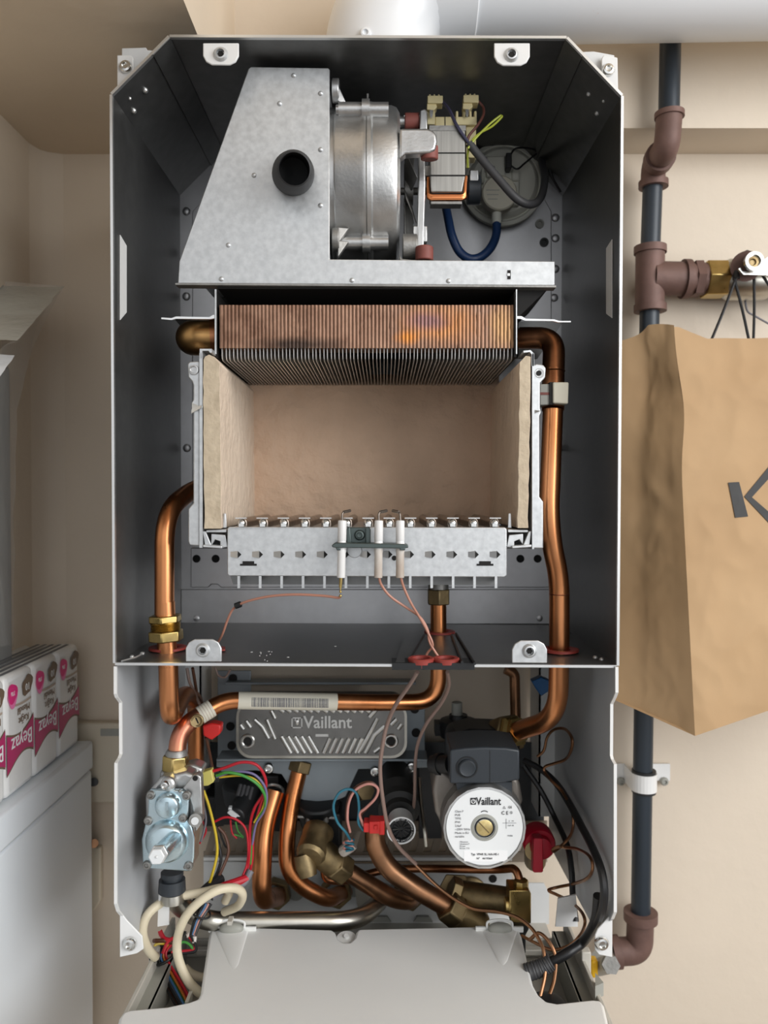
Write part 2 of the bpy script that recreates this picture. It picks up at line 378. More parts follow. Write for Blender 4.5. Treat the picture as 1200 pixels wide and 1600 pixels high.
obj('lever_nut', MB().lathe(W(1174, 411, .875), TOCAM, [(0, .0066), (.0035, .0066), (.004, .004), (.002, .003), (.002, .0001)], 8), M['brass_dk'], t)
t = thing('bag_hanging_cord', 'thin black cord looped over the brass valve above the paper bag', 'cord', W(1150, 540, .88))
for (a, b) in [((1150, 434), (1110, 535)), ((1147, 434), (1172, 540)), ((1178, 428), (1177, 540)), ((1190, 428), (1215, 470))]:
    obj('cord_strand', MB().tube(spline([W(*a, .892), W((a[0] + b[0]) / 2 + 1, (a[1] + b[1]) / 2, .889), W(*b, .885)]), .0016, 8), M['cable_black'], t)
obj('loop', MB().tube(spline(PP([(1150, 436, .892), (1151, 416, .895), (1158, 402, .90), (1168, 396, .905)])), .0042, 8), M['black'], t)
tag(obj('loose_wire', MB().tube(spline(PP([(1164, 468, .935), (1168, 486, .935), (1180, 494, .935), (1205, 508, .935)])), .0012, 8), M['w_grey']), 'thin grey wire hanging on the wall below the brass valve', 'wire')

t = thing('meter_tap', 'small grey valve with yellow handle below the boiler by the iron elbow', 'valve', W(950, 1530, .86))
obj('valve_body', MB().cyl(W(935, 1511, .88), W(953, 1506, .83), .009, n=18), M['grey_plastic'], t)
obj('valve_body', MB().cyl(W(955, 1490, .925), W(938, 1500, .90), .011, n=18), M['steel_pipe'], t)
obj('union_nut', MB().hex(W(953, 1506, .835), W(955, 1508, .823), .0095), M['alu_dk'], t)
obj('handle', MB().pbox(924, 1502, 935, 1529, .84, .012), M['yellow_h'], t, bevel=.002)

# ---- things on the left
XS = -.344; ZT = Z(-.286)
t = thing('tall_box', 'tall white glossy box standing left of the boiler under the tissue pack', 'box', (-.378, .62, 0))
obj('body', MB().bb((XL + .003, .25, 0), (XS, .925, ZT - .034)), M['freezer'], t, bevel=.003)
obj('lid', MB().bb((XL + .003, .245, ZT - .033), (XS + .0006, .928, ZT)), M['freezer'], t, bevel=.003)
XS2 = XS - .0105
t = thing('tissue_multipack', 'clear-wrapped multipack of pocket tissues standing on the white box', 'tissue pack', (-.385, .79, ZT + .0008))
pw = .0595; ph = .1165; y_end = .914
Mtx = lambda c: Matrix(((0, 0, 1, c[0]), (-1, 0, 0, c[1]), (0, -1, 0, c[2]), (0, 0, 0, 1)))
for i in range(6):
    y1 = y_end - i * pw; y0 = y1 - pw + .0012; yc = (y0 + y1) / 2; zb = ZT + .0012
    def side(u, v):                                     # gently puffed wrapper
        return None
    pk = MB().bb((XS2 - .026, y0, zb), (XS2, y1, zb + ph))
    pkt = obj('packet', pk, M['tissue'], t, bevel=.006, seg=3)
    if i > 4: continue
    x = XS2 + .0003
    def band(lo, hi, col, nm, e=0):
        g = MB(); g.grid(lambda u, v: Vector((x + e, y0 + .001 + (y1 - y0 - .002) * u, zb + lo(u) + (hi(u) - lo(u)) * v)), 16, 1)
        return obj(nm, g, col, pkt)
    lo_ = lambda u: .032 + .010 * math.sin((u - .15) * PI) - .004
    hi_ = lambda u: .062 - .010 * math.sin(u * PI * .9) + .010 * (u - .2)
    band(lambda u: lo_(u) - .002, lambda u: hi_(u) + .002, M['bronze'], 'print_edge')
    band(lo_, hi_, M['magenta'], 'print_band', .0002)
    x2 = x + .0006
    obj('lettering', MB().text('Beyaz', .022, Mtx((x2, yc + .002, zb + .049)), .00015, width=.043), M['label'], pkt)
    obj('lettering', MB().text('Kağıt\nMendil', .0098, Mtx((x2, yc + .006, zb + .0735)), .0001), M['bronze'], pkt)
    g = MB(); g.grid(lambda u, v: Vector((x2, yc - .012 + .034 * u, zb + .0835 + .0022 * v + .004 * (u - .5) ** 2)), 10, 1); obj('print_stroke', g, M['taupe'], pkt)
    def blob(cy, cz, r, col, e, fn, tx=None):
        g = MB(); n = 18
        pts = [Vector((x2 + e, cy + r * fn(q) * math.cos(q), cz + r * fn(q) * math.sin(q))) for q in [2 * PI * k / n for k in range(n)]]
        g.add(pts, [tuple(range(n))]); return obj('print_blob', g, col, pkt)
    blob(yc - .0165, zb + .094, .0095, M['pinkl'], 0, lambda q: 1 + .12 * math.sin(3 * q))
    blob(yc - .017, zb + .0985, .0095, M['pink'], .0002, lambda q: 1 + .12 * math.sin(3 * q + 1))
    blob(yc + .014, zb + .100, .0105, M['bronze'], .0002, lambda q: 1 + .16 * math.sin(2 * q + .6) + .08 * math.sin(5 * q))
    obj('lettering', MB().text('10', .010, Mtx((x2 + .0004, yc + .014, zb + .0985)), .0001), M['label'], pkt)
    obj('lettering', MB().text('3\'lü', .006, Mtx((x2 + .0004, yc - .017, zb + .0985)), .0001), M['label'], pkt)
for k in range(1, 3):
    obj('packet', MB().bb((XS2 - .026 - .0272 * k, y_end - pw * 6 + .001, ZT + .0012), (XS2 - .0262 - .0272 * (k - 1) - .001, y_end, ZT + .0012 + ph - .002)), M['tissue'], t, bevel=.005)
m = MB()
for k in range(5):
    xx = XS2 - .008 - .0082 * k; m.bb((xx - .0022, y_end - pw * 5, ZT + ph + .0014), (xx + .001, y_end - .012, ZT + ph + .0019))
part(obj('barcode_stripes', m, M['inkgrey'], t), 'dark printed stripes across the top')

# grey appliance in a plastic bag
t = thing('bagged_appliance', 'dull grey appliance wrapped in a clear plastic bag at the left edge', 'appliance', (-.40, .80, ZT))
m = MB(); m.bb((-.4147, .70, ZT + .0), (W(21, 700, .842).x - .001, .842, W(0, 560, .80).z)); 
obj('housing', m, M['greybody'], t, bevel=.006)
def bagfn(rows):
    def fn(u, v):
        k = v * (len(rows) - 1); i = min(int(k), len(rows) - 2); f_ = k - i; f2 = f_ * f_ * (3 - 2 * f_)
        a = rows[i][0].lerp(rows[i][1], u); b = rows[i + 1][0].lerp(rows[i + 1][1], u)
        p = a.lerp(b, f2); nn = noise.noise(p * 35) * .004 + noise.noise(p * 90) * .0015
        p = p + Vector((nn * .3, nn, nn * .6)); p.x = max(p.x, XL + .002); return p
    return fn
m = MB()   # side of the bag, flaring out at the top
m.grid(bagfn([(W(0, 1010, .846), W(22, 1010, .846)), (W(0, 800, .846), W(22, 800, .846)), (W(0, 640, .85), W(27, 640, .85)), (W(0, 560, .855), W(45, 560, .855)), (W(0, 500, .86), W(70, 500, .86)), (W(0, 440, .865), W(97, 448, .865))]), 14, 40)
m.grid(bagfn([(W(22, 1010, .846), W(0, 1010, .60)), (W(22, 800, .846), W(-40, 800, .60)), (W(27, 640, .85), W(-40, 640, .62)), (W(45, 560, .855), W(-30, 560, .66)), (W(60, 500, .86), W(0, 545, .70)), (W(97, 448, .865), W(30, 531, .72))]), 10, 40)
obj('plastic_bag', m, M['film'], t)
m = MB()
m.grid(bagfn([(W(-120, 445, .86), W(98, 449, .865)), (W(-120, 490, .80), W(62, 492, .80)), (W(-120, 531, .72), W(28, 531, .72))]), 16, 14)
part(obj('bag_flap', m, M['film2'], t), 'cloudy folded bag top')
m = MB(); m.grid(bagfn([(W(-90, 552, .72), W(25, 554, .72)), (W(-90, 570, .69), W(10, 574, .69)), (W(-90, 600, .66), W(-12, 604, .66))]), 10, 8)
part(obj('bag_flap', m, M['film3'], t), 'small glossy bag fold')
# enclosure and ledge seen between the box and the boiler
t = thing('wall_enclosure', 'pale beige enclosure on the wall between the white box and the boiler', 'enclosure', W(170, 1255, .95))
obj('housing', MB().bb((W(118, 1255, .945).x, .945, W(150, 1255, .945).z), (W(235, 1130, .945).x, WALL - .001, W(150, 1130, .945).z)), M['conbox'], t, bevel=.002)
obj('badge', MB().pbox(157, 1139, 215, 1150, .9442, .0008), M['grey_plastic'], t)
obj('knob', MB().cyl(W(147, 1222, .945), W(146, 1222, .938), .005), M['black'], t)
tag(obj('wall_conduit', MB().prism([W(120, 1322, .95), W(157, 1325, .95), W(157, 1408, .95), W(147, 1424, .95), W(120, 1424, .95)], (0, .009, 0)), M['conbox'], bevel=.002), 'short pale conduit box low on the wall behind the white box', 'conduit')
tag(obj('pipe_stub', MB().cyl(W(146, 1318, .958), W(147, 1318, .93), .005), M['copper_brown']), 'small brown pipe end just above the pale conduit box', 'pipe')

# ---- paper bag
def lerp(a, b, t): return a + (b - a) * t
def crk(p, s=1):                                     # sharp crumple creases
    return (abs(noise.noise(Vector(p) * 9)) * 1.0 + abs(noise.noise(Vector(p) * 21 + Vector((5, 1, 2)))) * .45) * s
def front_Y(px, py):
    y = lerp(.815, .775, min(max((py - 500) / 640, 0), 1)) + .018 * ((px - 1060) / 200)
    q = (px / 900, py / 1100, 0)
    return y + .0045 * crk(q) + .003 * math.sin((px - 1060) / 45) * max(0, 1 - (py - 500) / 250)
def topy(px): return 508 + 24 * min(1, max(0, (px - 1060) / 45)) - 7 * math.exp(-((px - 1200) / 50) ** 2) + 3 * math.sin(px / 23)
def boty(px): return 1150 - 26 * min(1, (px - 1085) / 130) if px > 1085 else 1150
def edgex(v): return lerp(1053, 1086, v) + 9 * math.exp(-((v - .2) / .1) ** 2)
def front_pt(u, v):
    x = lerp(edgex(v), 1420, u); yb = lerp(1150, 1095, min(1, u * 2.1)); y = lerp(topy(x), yb, v)
    return W(x, y, front_Y(x, y))
def side_pt(u, v):                                   # u 0 at the crease, 1 deep behind the boiler
    e = edgex(v); top = 508 + (34 * max(0, (u - .42)) / .58 if u > .42 else 0) - 2 * math.sin(u * 7)
    x = lerp(e, lerp(950, 941, v), u); y = lerp(top, lerp(1150, 1085, u), v)
    Yd = lerp(front_Y(e, y), .848, u)
    fold = .006 * math.exp(-((u - .62) / .16) ** 2) * (1 - v * .7)      # gusset folded inwards
    q = (x / 480, y / 620, 3.1)
    d = .0024 * crk(q) * math.sin(PI * min(1, u * 1.15)) ** .5 + .005 * math.exp(-((u - .45) / .25) ** 2 - ((v - .13) / .09) ** 2)
    p = W(x, y, Yd); return p + Vector((fold + d, d * .5, 0)) * min(1, u * 6)
t = thing('paper_bag', 'brown paper carrier bag with dark letter hanging right of the boiler', 'paper bag', W(1150, 1150, .85))
obj('front_panel', MB().grid(front_pt, 90, 140), M['paper'], t, ang=28)
obj('gusset', MB().grid(side_pt, 40, 80), M['paper'], t, ang=28)
m = MB(); m.grid(lambda u, v: side_pt(1, v).lerp(front_pt(1, v) + Vector((0, .04, 0)), u), 10, 12); obj('back_panel', m, M['paper'], t)
m = MB(); m.grid(lambda u, v: front_pt(u, 1).lerp(side_pt(1, 1).lerp(front_pt(1, 1) + Vector((0, .04, 0)), u), v), 20, 8); obj('base', m, M['paper'], t)
def decal(poly, off=.0009, n=16):                    # fills a convex outline and lays it on the paper
    g = MB(); a, b, c, d = poly
    g.grid(lambda u, v: (lambda x, y: W(x, y, front_Y(x, y) - off))(lerp(lerp(a[0], b[0], u), lerp(d[0], c[0], u), v), lerp(lerp(a[1], b[1], u), lerp(d[1], c[1], u), v)), n, n); return g
m = decal([(1138, 754), (1155, 753), (1169, 807), (1149, 809)])
for p in ([(1163, 776), (1174, 778), (1222, 725), (1205, 725)], [(1163, 776), (1174, 776), (1236, 830), (1214, 830)]):
    g = decal(p); m.add(g.v, g.f)
part(obj('printed_letter', m, M['inkdark'], t), 'dark grey printed letter K')
# ================================================================== SEALED CHAMBER CASING
D = B - F
out = [W(*p, F) for p in [(265, 58), (885, 60), (971, 150), (964, 1040), (180, 1036), (175, 148)]]
TL, TR, RT, RB, LB, LT = out
cas = thing('sealed_chamber', 'open galvanised steel casing with cut corners around the burner chamber', 'casing', ((LB + RB) / 2 + Vector((0, D / 2, 0))))
cen = Vector((0, F, (TL.z + LB.z) / 2))
def sheet(a, b, th=.0013):
    n = Vector((-(b - a).z, 0, (b - a).x)).normalized()
    if n.dot(cen - a) > 0: n = -n
    return MB().prism([a, b, b + n * th, a + n * th], (0, D, 0)), -n
def flange(a, b, w=.0012, dep=.004):
    n = Vector((-(b - a).z, 0, (b - a).x)).normalized()
    if n.dot(cen - a) > 0: n = -n
    return MB().prism([a - n * .0004 - Vector((0, .0006, 0)), b - n * .0004 - Vector((0, .0006, 0)), b + n * (w + .0006) - Vector((0, .0006, 0)), a + n * (w + .0006) - Vector((0, .0006, 0))], (0, .0035, 0))
norms = {}
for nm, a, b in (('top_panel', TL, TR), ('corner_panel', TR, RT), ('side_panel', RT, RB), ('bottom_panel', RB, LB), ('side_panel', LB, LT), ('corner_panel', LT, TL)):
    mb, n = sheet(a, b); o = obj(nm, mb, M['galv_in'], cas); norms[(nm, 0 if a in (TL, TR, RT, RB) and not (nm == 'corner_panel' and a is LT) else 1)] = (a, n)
    obj('edge_strip', flange(a, b), M['steel_edge'], o)
bk = obj('back_panel', MB().prism([p + Vector((0, D, 0)) for p in out], (0, .0013, 0)), M['galv_back'], cas)
bz = B - .0028
def bpoly(p, Y=bz, d=.0026): return MB().ppoly(p, Y, d)
obj('back_flange', bpoly([(300, 330), (330, 300), (845, 300), (862, 330), (862, 850), (300, 850)]), M['galv_back'], bk, bevel=.001)
mb = bpoly([(298, 856), (862, 856), (862, 918), (345, 918), (340, 913), (330, 913), (325, 918), (298, 918)], bz - .001, .0036)
obj('perforated_strip', mb, M['galv_back'], bk, bevel=.0008)
each('hole', M['void'], bk, lambda mb, x: mb.lathe(W(x, 873, bz - .0012), TOCAM, [(0, .0045), (.0004, .0045)], 16), [(x,) for x in (307, 337, 368, 785, 813, 840)])
each('rivet', M['galv_back'], bk, lambda mb, x, y: mb.sph(W(x, y, B - .001), .0045, (1, .45, 1)), [(307, 966), (843, 966), (291, 463), (866, 465), (291, 330), (868, 420), (868, 372), (292, 395), (292, 700), (868, 700), (700, 322), (868, 340)])
for x, y in ((843, 350), (850, 379)):
    obj('rubber_plug', MB().lathe(W(x, y, bz), TOCAM, [(0, .005), (.002, .005), (.002, .0028), (.0006, .0025), (.0006, .0001)], 16), M['grey_plastic'] if y < 360 else M['black'], bk)
obj('lower_flange', MB().ppoly([(283, 921), (876, 921), (876, 975), (283, 975)], B - .0022, .002), M['galv_back'], bk, bevel=.0006)
# rivets on the slanted corners
def onsheet(px, py, a, b):
    n = Vector((-(b - a).z, 0, (b - a).x)).normalized(); return onplane(px, py, a, n)
each('rivet', M['steel_edge'], cas, lambda mb, x, y, r: mb.sph(onsheet(x, y, LT, TL), r), [(227, 141, .0026), (209, 173, .0026), (203, 154, .0015), (285, 78, .0022), (310, 135, .0022), (330, 185, .0022)])
each('rivet', M['galv'], cas, lambda mb, x, y, r: mb.sph(onsheet(x, y, TR, RT), r), [(920, 147, .0022), (933, 177, .0022), (943, 158, .0014), (863, 82, .0022), (841, 138, .0022), (823, 187, .0022)])
# lapped seams of the corner sheets
for a, b, x0, x1 in ((LT, TL, 282, 352), (TR, RT, 868, 812)):
    n = Vector((-(b - a).z, 0, (b - a).x)).normalized()
    if n.dot(cen - a) < 0: n = -n
    e = TL if a is LT else TR; q = (b - a).normalized() * (-1 if a is LT else 1)
    p0 = e + q * .0; p1 = e + q * .020
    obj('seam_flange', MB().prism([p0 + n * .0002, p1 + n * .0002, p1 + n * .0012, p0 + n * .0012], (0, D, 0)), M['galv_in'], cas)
# slots in the sides with the white outer frame showing
for px, X in (([(187, 367), (197, 384), (197, 488), (187, 500)], lerp(LT.x, LB.x, .3) + .0004), ([(957, 374), (948, 388), (948, 490), (957, 497)], lerp(RT.x, RB.x, .3) - .0004)):
    mb = MB().prism([onplane(x, y, (X, 0, 0), (1, 0, 0)) for x, y in px], ((-.0006 if X > 0 else .0006), 0, 0))
    part(obj('side_slot', mb, M['white'], cas), 'slot showing white frame behind')
def tab(x0, y0, x1, y1, hx, hy, up):
    cx, w = (x0 + x1) / 2, (x1 - x0) / 2; c = 14
    if up: poly = [(x0, y1), (x0, y0 + c), (x0 + c * .35, y0 + c * .35), (x0 + c, y0), (x1 - c, y0), (x1 - c * .35, y0 + c * .35), (x1, y0 + c), (x1, y1)]
    else: poly = [(x0, y0), (x1, y0), (x1, y1 - c), (x1 - c * .35, y1 - c * .35), (x1 - c, y1), (x0 + c, y1), (x0 + c * .35, y1 - c * .35), (x0, y1 - c)]
    tb = obj('mounting_tab', MB().ppoly(poly, F + .001, .0022), M['galv'] if up else M['white'], cas, bevel=.0007)
    pc = W(hx, hy, F + .001)
    obj('collar', MB().lathe(pc, TOCAM, [(-.001, .0065), (.0003, .0062), (.0026, .0045), (.0028, .0035), (.0004, .003)], 20), M['galv'], tb)
    obj('bolt', MB().hex(pc + Vector((0, .001, 0)), pc + Vector((0, -.0012, 0)), .0027), M['void'], tb)
tab(317, 67, 373, 101, 345, 85, False); tab(772, 67, 828, 102, 799, 86, False)
tab(290, 999, 346, 1034, 317, 1016, True); tab(800, 1001, 855, 1036, 827, 1017, True)
# cover plate of the cable pass-through in the bottom sheet
zb = LB.z; zp = lambda x, y, e=.001: onplane(x, y, (0, 0, zb + e), (0, 0, 1))
def bz_(px): return lerp(LB.z, RB.z, (px - 180) / 784)
def onbot(x, y, e=.0): return onplane(x, y, (LB.x, 0, LB.z + e), (-(RB.z - LB.z), 0, RB.x - LB.x))
cp = obj('cable_plate', MB().prism([onbot(618, 1037, .0005), onbot(744, 1038, .0005), onbot(716, 990, .0005), onbot(634, 990, .0005)], (0, 0, .0012)), M['galv_in'], cas)
mb = MB()
for a, b in (((722, 1035), (706, 992)), ((742, 1037), (713, 990))): mb.tube([onbot(*a, .003), onbot(*b, .003)], .0012, 8)
for a, b in (((640, 1030), (662, 992)),): mb.tube([onbot(*a, .0024), onbot(*b, .0024)], .0008, 8)
obj('plate_seal', mb, M['black'], cp)
mb = MB(); mb.bb(onbot(612, 1037, -.004) - Vector((0, .003, 0)), onbot(742, 1037, .002) + Vector((0, .002, 0))); obj('rubber_edging', mb, M['black'], cp)
for (x, y, r, yy) in ((658, 1032, .012, F + .013), (697, 1032, .012, F + .013)):
    c = onbot(x, y, .002); obj('grommet', MB().lathe(c, (0, 0, 1), [(-.005, .008), (-.005, .0100), (-.002, .0100), (-.002, .0112), (.0018, .0116), (.0026, .0105), (.0024, .0075), (-.005, .007)], 28, closed=True), M['redseal'], cas)
for (x, y, r, s) in ((687, 989, .0085, 1), (262, 1014, .0095, 1), (875, 1017, .0095, 1.15)):
    c = onbot(x, y, .0012); obj('grommet', MB().lathe(c, (0, 0, 1), [(0, r), (0, r + .0075), (.002, r + .0075), (.0025, r + .003), (.001, r)], 32, closed=True), M['redseal'], cas)
part(obj('seal_flap', MB().prism([onbot(293, 1006, .001), onbot(352, 1013, .001), onbot(352, 1017, .001), onbot(296, 1020, .001)], (0, 0, .0015)), M['redseal'], cas), 'red seal strip')
each('rivet', M['galv'], cas, lambda mb, x, y: mb.sph(onbot(x, y, .0), .0022), ((206, 1027), (894, 1017), (930, 1028), (222, 1022), (940, 1031)))
obj('seam_bead', MB().tube([onbot(190, 1033, .0006), onbot(212, 1027, .0006), onbot(225, 1020, .0006)], .0008, 6), M['galv'], cas)
mb = MB()
for k in range(9): mb.sph(onbot(random.uniform(405, 425), random.uniform(1018, 1034), .0), .0005)
for x, y in ((420, 1018), (393, 1019), (450, 1027), (524, 1010)): mb.sph(onbot(x, y, 0), .0007, (1.8, 1, .5))
part(obj('dust', mb, M['white'], cas), 'white specks')

# ================================================================== FLUE HOOD
YH = .700
hd = thing('flue_hood', 'sloping galvanised flue hood with black stub above the heat exchanger', 'flue hood', W(575, 447, YH + .07))
poly = [(392, 104), (513, 106), (515, 109), (515, 405), (867, 408), (867, 446), (278, 443), (280, 408), (388, 107)]
obj('front_plate', MB().ppoly(poly, YH, .0022), M['galv'], hd, bevel=.0008)
mb = MB(); mb.ppoly([(394, 109), (511, 110), (511, 404), (282, 404)], YH + .002, .135); mb.ppoly([(286, 405), (860, 409), (860, 440), (286, 440)], YH + .002, .012)
obj('hood_body', mb, M['galv'], hd)
mb = MB(); mb.ppoly([(340, 446), (808, 448), (808, 452), (340, 451)], YH + .004, .165); mb.ppoly([(338, 446), (812, 446), (812, 560), (338, 560)], .869, .002)
mb.ppoly([(808, 448), (846, 448), (808, 500)], .86, .004)
mb.prism([W(808, 449, YH + .01), W(858, 449, YH + .01), W(809, 496, YH + .01)], (0, .10, 0))
obj('outlet_throat', mb, M['void'], hd)  # black colour stands for the shaded gap under the hood
obj('lip', MB().ppoly([(274, 442), (869, 446), (869, 449), (274, 445)], YH - .001, .012), M['alu_dk'], hd)
each('stud', M['galv'], hd, lambda mb, x, y: mb.sph(W(x, y, YH), .0022, (1, .8, 1), 12, 8), ((459, 118), (501, 146), (437, 162), (501, 234), (397, 274), (501, 321), (357, 383), (346, 436), (550, 438), (701, 439)))
mb = MB(); mb.pbox(793, 422, 798, 436, YH - .0006, .001); obj('slot', mb, M['void'], hd)
mb = MB(); mb.pbox(793, 427, 797, 431, YH - .0012, .001); obj('slot_tongue', mb, M['steel_edge'], hd)
c0 = W(458, 272, YH); c1 = W(460, 263, YH - .052)
c1 = W(460, 264, .662)
ax = (c1 - c0); L = ax.length
st = obj('test_stub', MB().lathe(c0, ax, [(0, .0185), (L * .25, .0183), (L * .7, .0165), (L, .0140), (L + .0005, .0128), (L * .2, .0125), (L * .05, .0001)], 36), M['void'], hd)
part(st, 'black rubber stub with round opening')
st.data.materials[0] = mat('black_rubber', (.018, .018, .019), .55)

# ================================================================== FAN
YA = .773; zc = W(600, 299, YA).z
fx = lambda px, Y=YA: (px - 600) / FPX * Y
Rf = .078
fan = thing('flue_fan', 'cast aluminium flue gas fan with motor beside the sloping hood', 'fan', (fx(625), YA, zc - Rf))
ax = Vector((1, 0, 0)); o0 = Vector((0, YA, zc))
def P(x, dy=0, dz=0): return Vector((x, YA + dy, zc + dz))
y0 = .700
x_ = lambda px: (px - 600) / FPX * .712
Lx = lambda prof, n=64: MB().lathe(o0, ax, [(a, r * 1.033) for a, r in prof], n)
obj('inlet_ring', Lx([(x_(515), .060), (x_(515), .0705), (x_(523), .0705), (x_(524), .060)], 56), M['alu'], fan)
obj('scroll_cover', Lx([(x_(522), .05), (x_(523), .0725), (x_(526), .0735), (x_(562), .0740), (x_(566), .0755), (x_(572), .0755), (x_(573), .05)]), M['alu'], fan)
obj('gasket', Lx([(x_(571), .0745), (x_(573), .0751), (x_(575), .0745)]), M['alu_dk'], fan)
obj('scroll_housing', Lx([(x_(574), .05), (x_(574), .0755), (x_(580), .0752), (x_(583), .0725), (x_(612), .0722), (x_(620), .0705), (x_(625), .066), (x_(626), .03)]), M['alu'], fan)
for ang in (38, -55, 130, -130):
    mb = MB()
    q = math.radians(ang); dy, dz = -math.cos(q) * .0785, math.sin(q) * .0785
    mb.cyl(P(x_(530), dy, dz), P(x_(607), dy, dz), .0065, n=18); mb.cyl(P(x_(526), dy, dz), P(x_(530), dy, dz), .0042, n=14)
    mb.cyl(P(x_(566), dy, dz), P(x_(578), dy, dz), .009, n=18)
    obj('bolt_boss', mb, M['alu'], fan)
# support lugs against the hood
for zt, sg in ((W(528, 138, .715).z, 1), (W(528, 372, .715).z, -1)):
    mb = MB(); yy = .712
    mb.cyl((x_(519), yy + .008, zt), (x_(530), yy + .008, zt), .0105, n=20)
    for dd in ((-.006, .006) if sg < 0 else (.0,)):
        mb.prism([Vector((x_(528), yy + .003, zt + dd + .004)), Vector((x_(545), yy + .006, zt - (.016 if sg > 0 else -.004) + dd)), Vector((x_(528), yy + .003, zt - .011 + dd))], (0, .006, 0))
    obj('support_lug', mb, M['alu_dk'] if sg < 0 else M['alu'], fan, bevel=.0008)
mb = MB(); mb.pbox(573, 146, 576, 165, .74, .004); obj('locating_pin', mb, M['alu_dk'], fan)
# motor bracket arm and rubber mounts
ya = .702
mb = MB()
arm = [(624, 200), (668, 200), (676, 203), (682, 210), (683, 222), (680, 234), (672, 238), (634, 240), (624, 248)]
mb.ppoly(arm, ya, .012); obj('motor_bracket', mb, M['alu'], fan, bevel=.0022, seg=3)
mb = MB(); mb.cyl(W(629, 386, .735), W(652, 386, .735), .0115, n=20); mb.ppoly([(624, 398), (628, 404), (655, 407), (624, 407)], .72, .02); obj('motor_bracket', mb, M['alu_dk'], fan, bevel=.001)
for p0, p1, r in (((632, 190, .752), (655, 190, .752), .0078), ((671, 228, .71), (671, 250, .712), .0078), ((663, 386, .725), (663, 408, .725), .0082)):
    obj('rubber_mount', MB().cyl(W(*p0), W(*p1), r, n=20), M['rubber'], fan, bevel=.001)
mb = MB(); mb.cyl(W(622, 190, .752), W(632, 190, .752), .005, n=14); mb.pbox(631, 180, 657, 182, .745, .02); obj('mount_stud', mb, M['alu'], fan)
mb = MB()
mb.ppoly([(656, 172), (664, 169), (668, 174), (668, 205), (656, 205)], .742, .012)
mb.ppoly([(654, 240), (664, 240), (665, 290), (662, 395), (651, 395), (653, 330)], .735, .012)
mb.pbox(646, 352, 668, 378, .737, .01); mb.pbox(658, 384, 672, 390, .725, .02)
obj('motor_plate', mb, M['alu'], fan, bevel=.0012)
mb = MB()
for k in range(7):
    q = 2 * PI * k / 7 + .3; d = Vector((0, math.cos(q), math.sin(q))); e = Vector((0, -math.sin(q), math.cos(q)))
    a = P(fx(636)) + d * .012; b = P(fx(640)) + d * .045
    mb.prism([a - e * .006 + Vector((-.003, 0, 0)), a + e * .006 + Vector((.003, 0, 0)), b + e * .012 + Vector((.005, 0, 0)), b - e * .012 + Vector((-.005, 0, 0))], (.0008, 0, 0))
mb.cyl(P(fx(626)), P(fx(700)), .0035, n=12); mb.cyl(P(fx(632)), P(fx(645)), .013, n=20)
obj('cooling_blades', mb, M['alu_dk'], fan)
Lm = 250
stk = obj('motor_core', MB().ppoly([(672, 196), (727, 196), (727, 205), (727, 275), (722, 300), (674, 300), (672, 275)], .735, .032), mat('motor_laminations', (.36, .35, .325), .42, .85, col2=(.46, .45, .42), scale=420, stretch=(1, 1, .02)), fan, bevel=.001)
obj('core_band', MB().ppoly([(671, 196), (728, 196), (728, 204), (671, 204)], .7345, .062), M['alu_dk'], stk)
mb = MB()
for y in (238, 239): mb.pbox(671.5, y, 727.5, y + .8, .7346, .001)
mb.pbox(671.5, 273, 727.5, 275, .7344, .001); obj('core_seam', mb, M['void'], stk)
mb = MB()
for k, r in ((0, 0), (1, .0013), (2, .0026)):
    mb.tube(fillet(PP([(669, 278, .742), (669, 306 + k * 2.6, .738), (726, 306 + k * 2.6, .738), (728, 276, .742)]), .004, 5), .0016, 8)
mb.tube(fillet(PP([(670, 300, .78), (670, 309, .738), (727, 309, .738), (727, 300, .78)]), .004, 5), .0022, 8)
obj('winding', mb, mat('enamelled_copper_wire', (.72, .26, .10), .3, 1), fan)
mb = MB(); mb.ppoly([(673, 314), (722, 314), (722, 319), (673, 319)], .738, .012); obj('motor_core', mb, M['alu_dk'], fan, bevel=.0006)
mb = MB(); mb.cyl(W(728, 280, .765), W(737, 280, .765), .0035, n=12); mb.pbox(734, 265, 748, 283, .752, .022); obj('motor_bearing', mb, M['alu'], fan, bevel=.001)
mb = MB(); mb.cyl(W(730, 297, .765), W(750, 297, .765), .0135, n=24); obj('bearing_cap', mb, M['dark'], fan, bevel=.001)
mb = MB(); mb.pbox(663, 258, 673, 275, .748, .012); obj('bearing_block', mb, M['alu'], fan, bevel=.0008)
mb = MB()
mb.pbox(667, 172, 680, 194, .748, .02); mb.pbox(680, 182, 712, 197, .752, .02); mb.pbox(712, 182, 745, 195, .748, .02)
for x in (712, 723, 733, 741): mb.pbox(x, 173, x + 4, 184, .749, .012)
mb.pbox(728, 195, 744, 246, .752, .014); mb.pbox(668, 170, 671, 176, .749, .01); mb.pbox(677, 170, 680, 176, .749, .01)
tb = obj('terminal_block', mb, M['ivory'], fan, bevel=.0008)
obj('terminal_seam', MB().pbox(695, 182, 696, 197, .7515, .001), M['void'], tb)
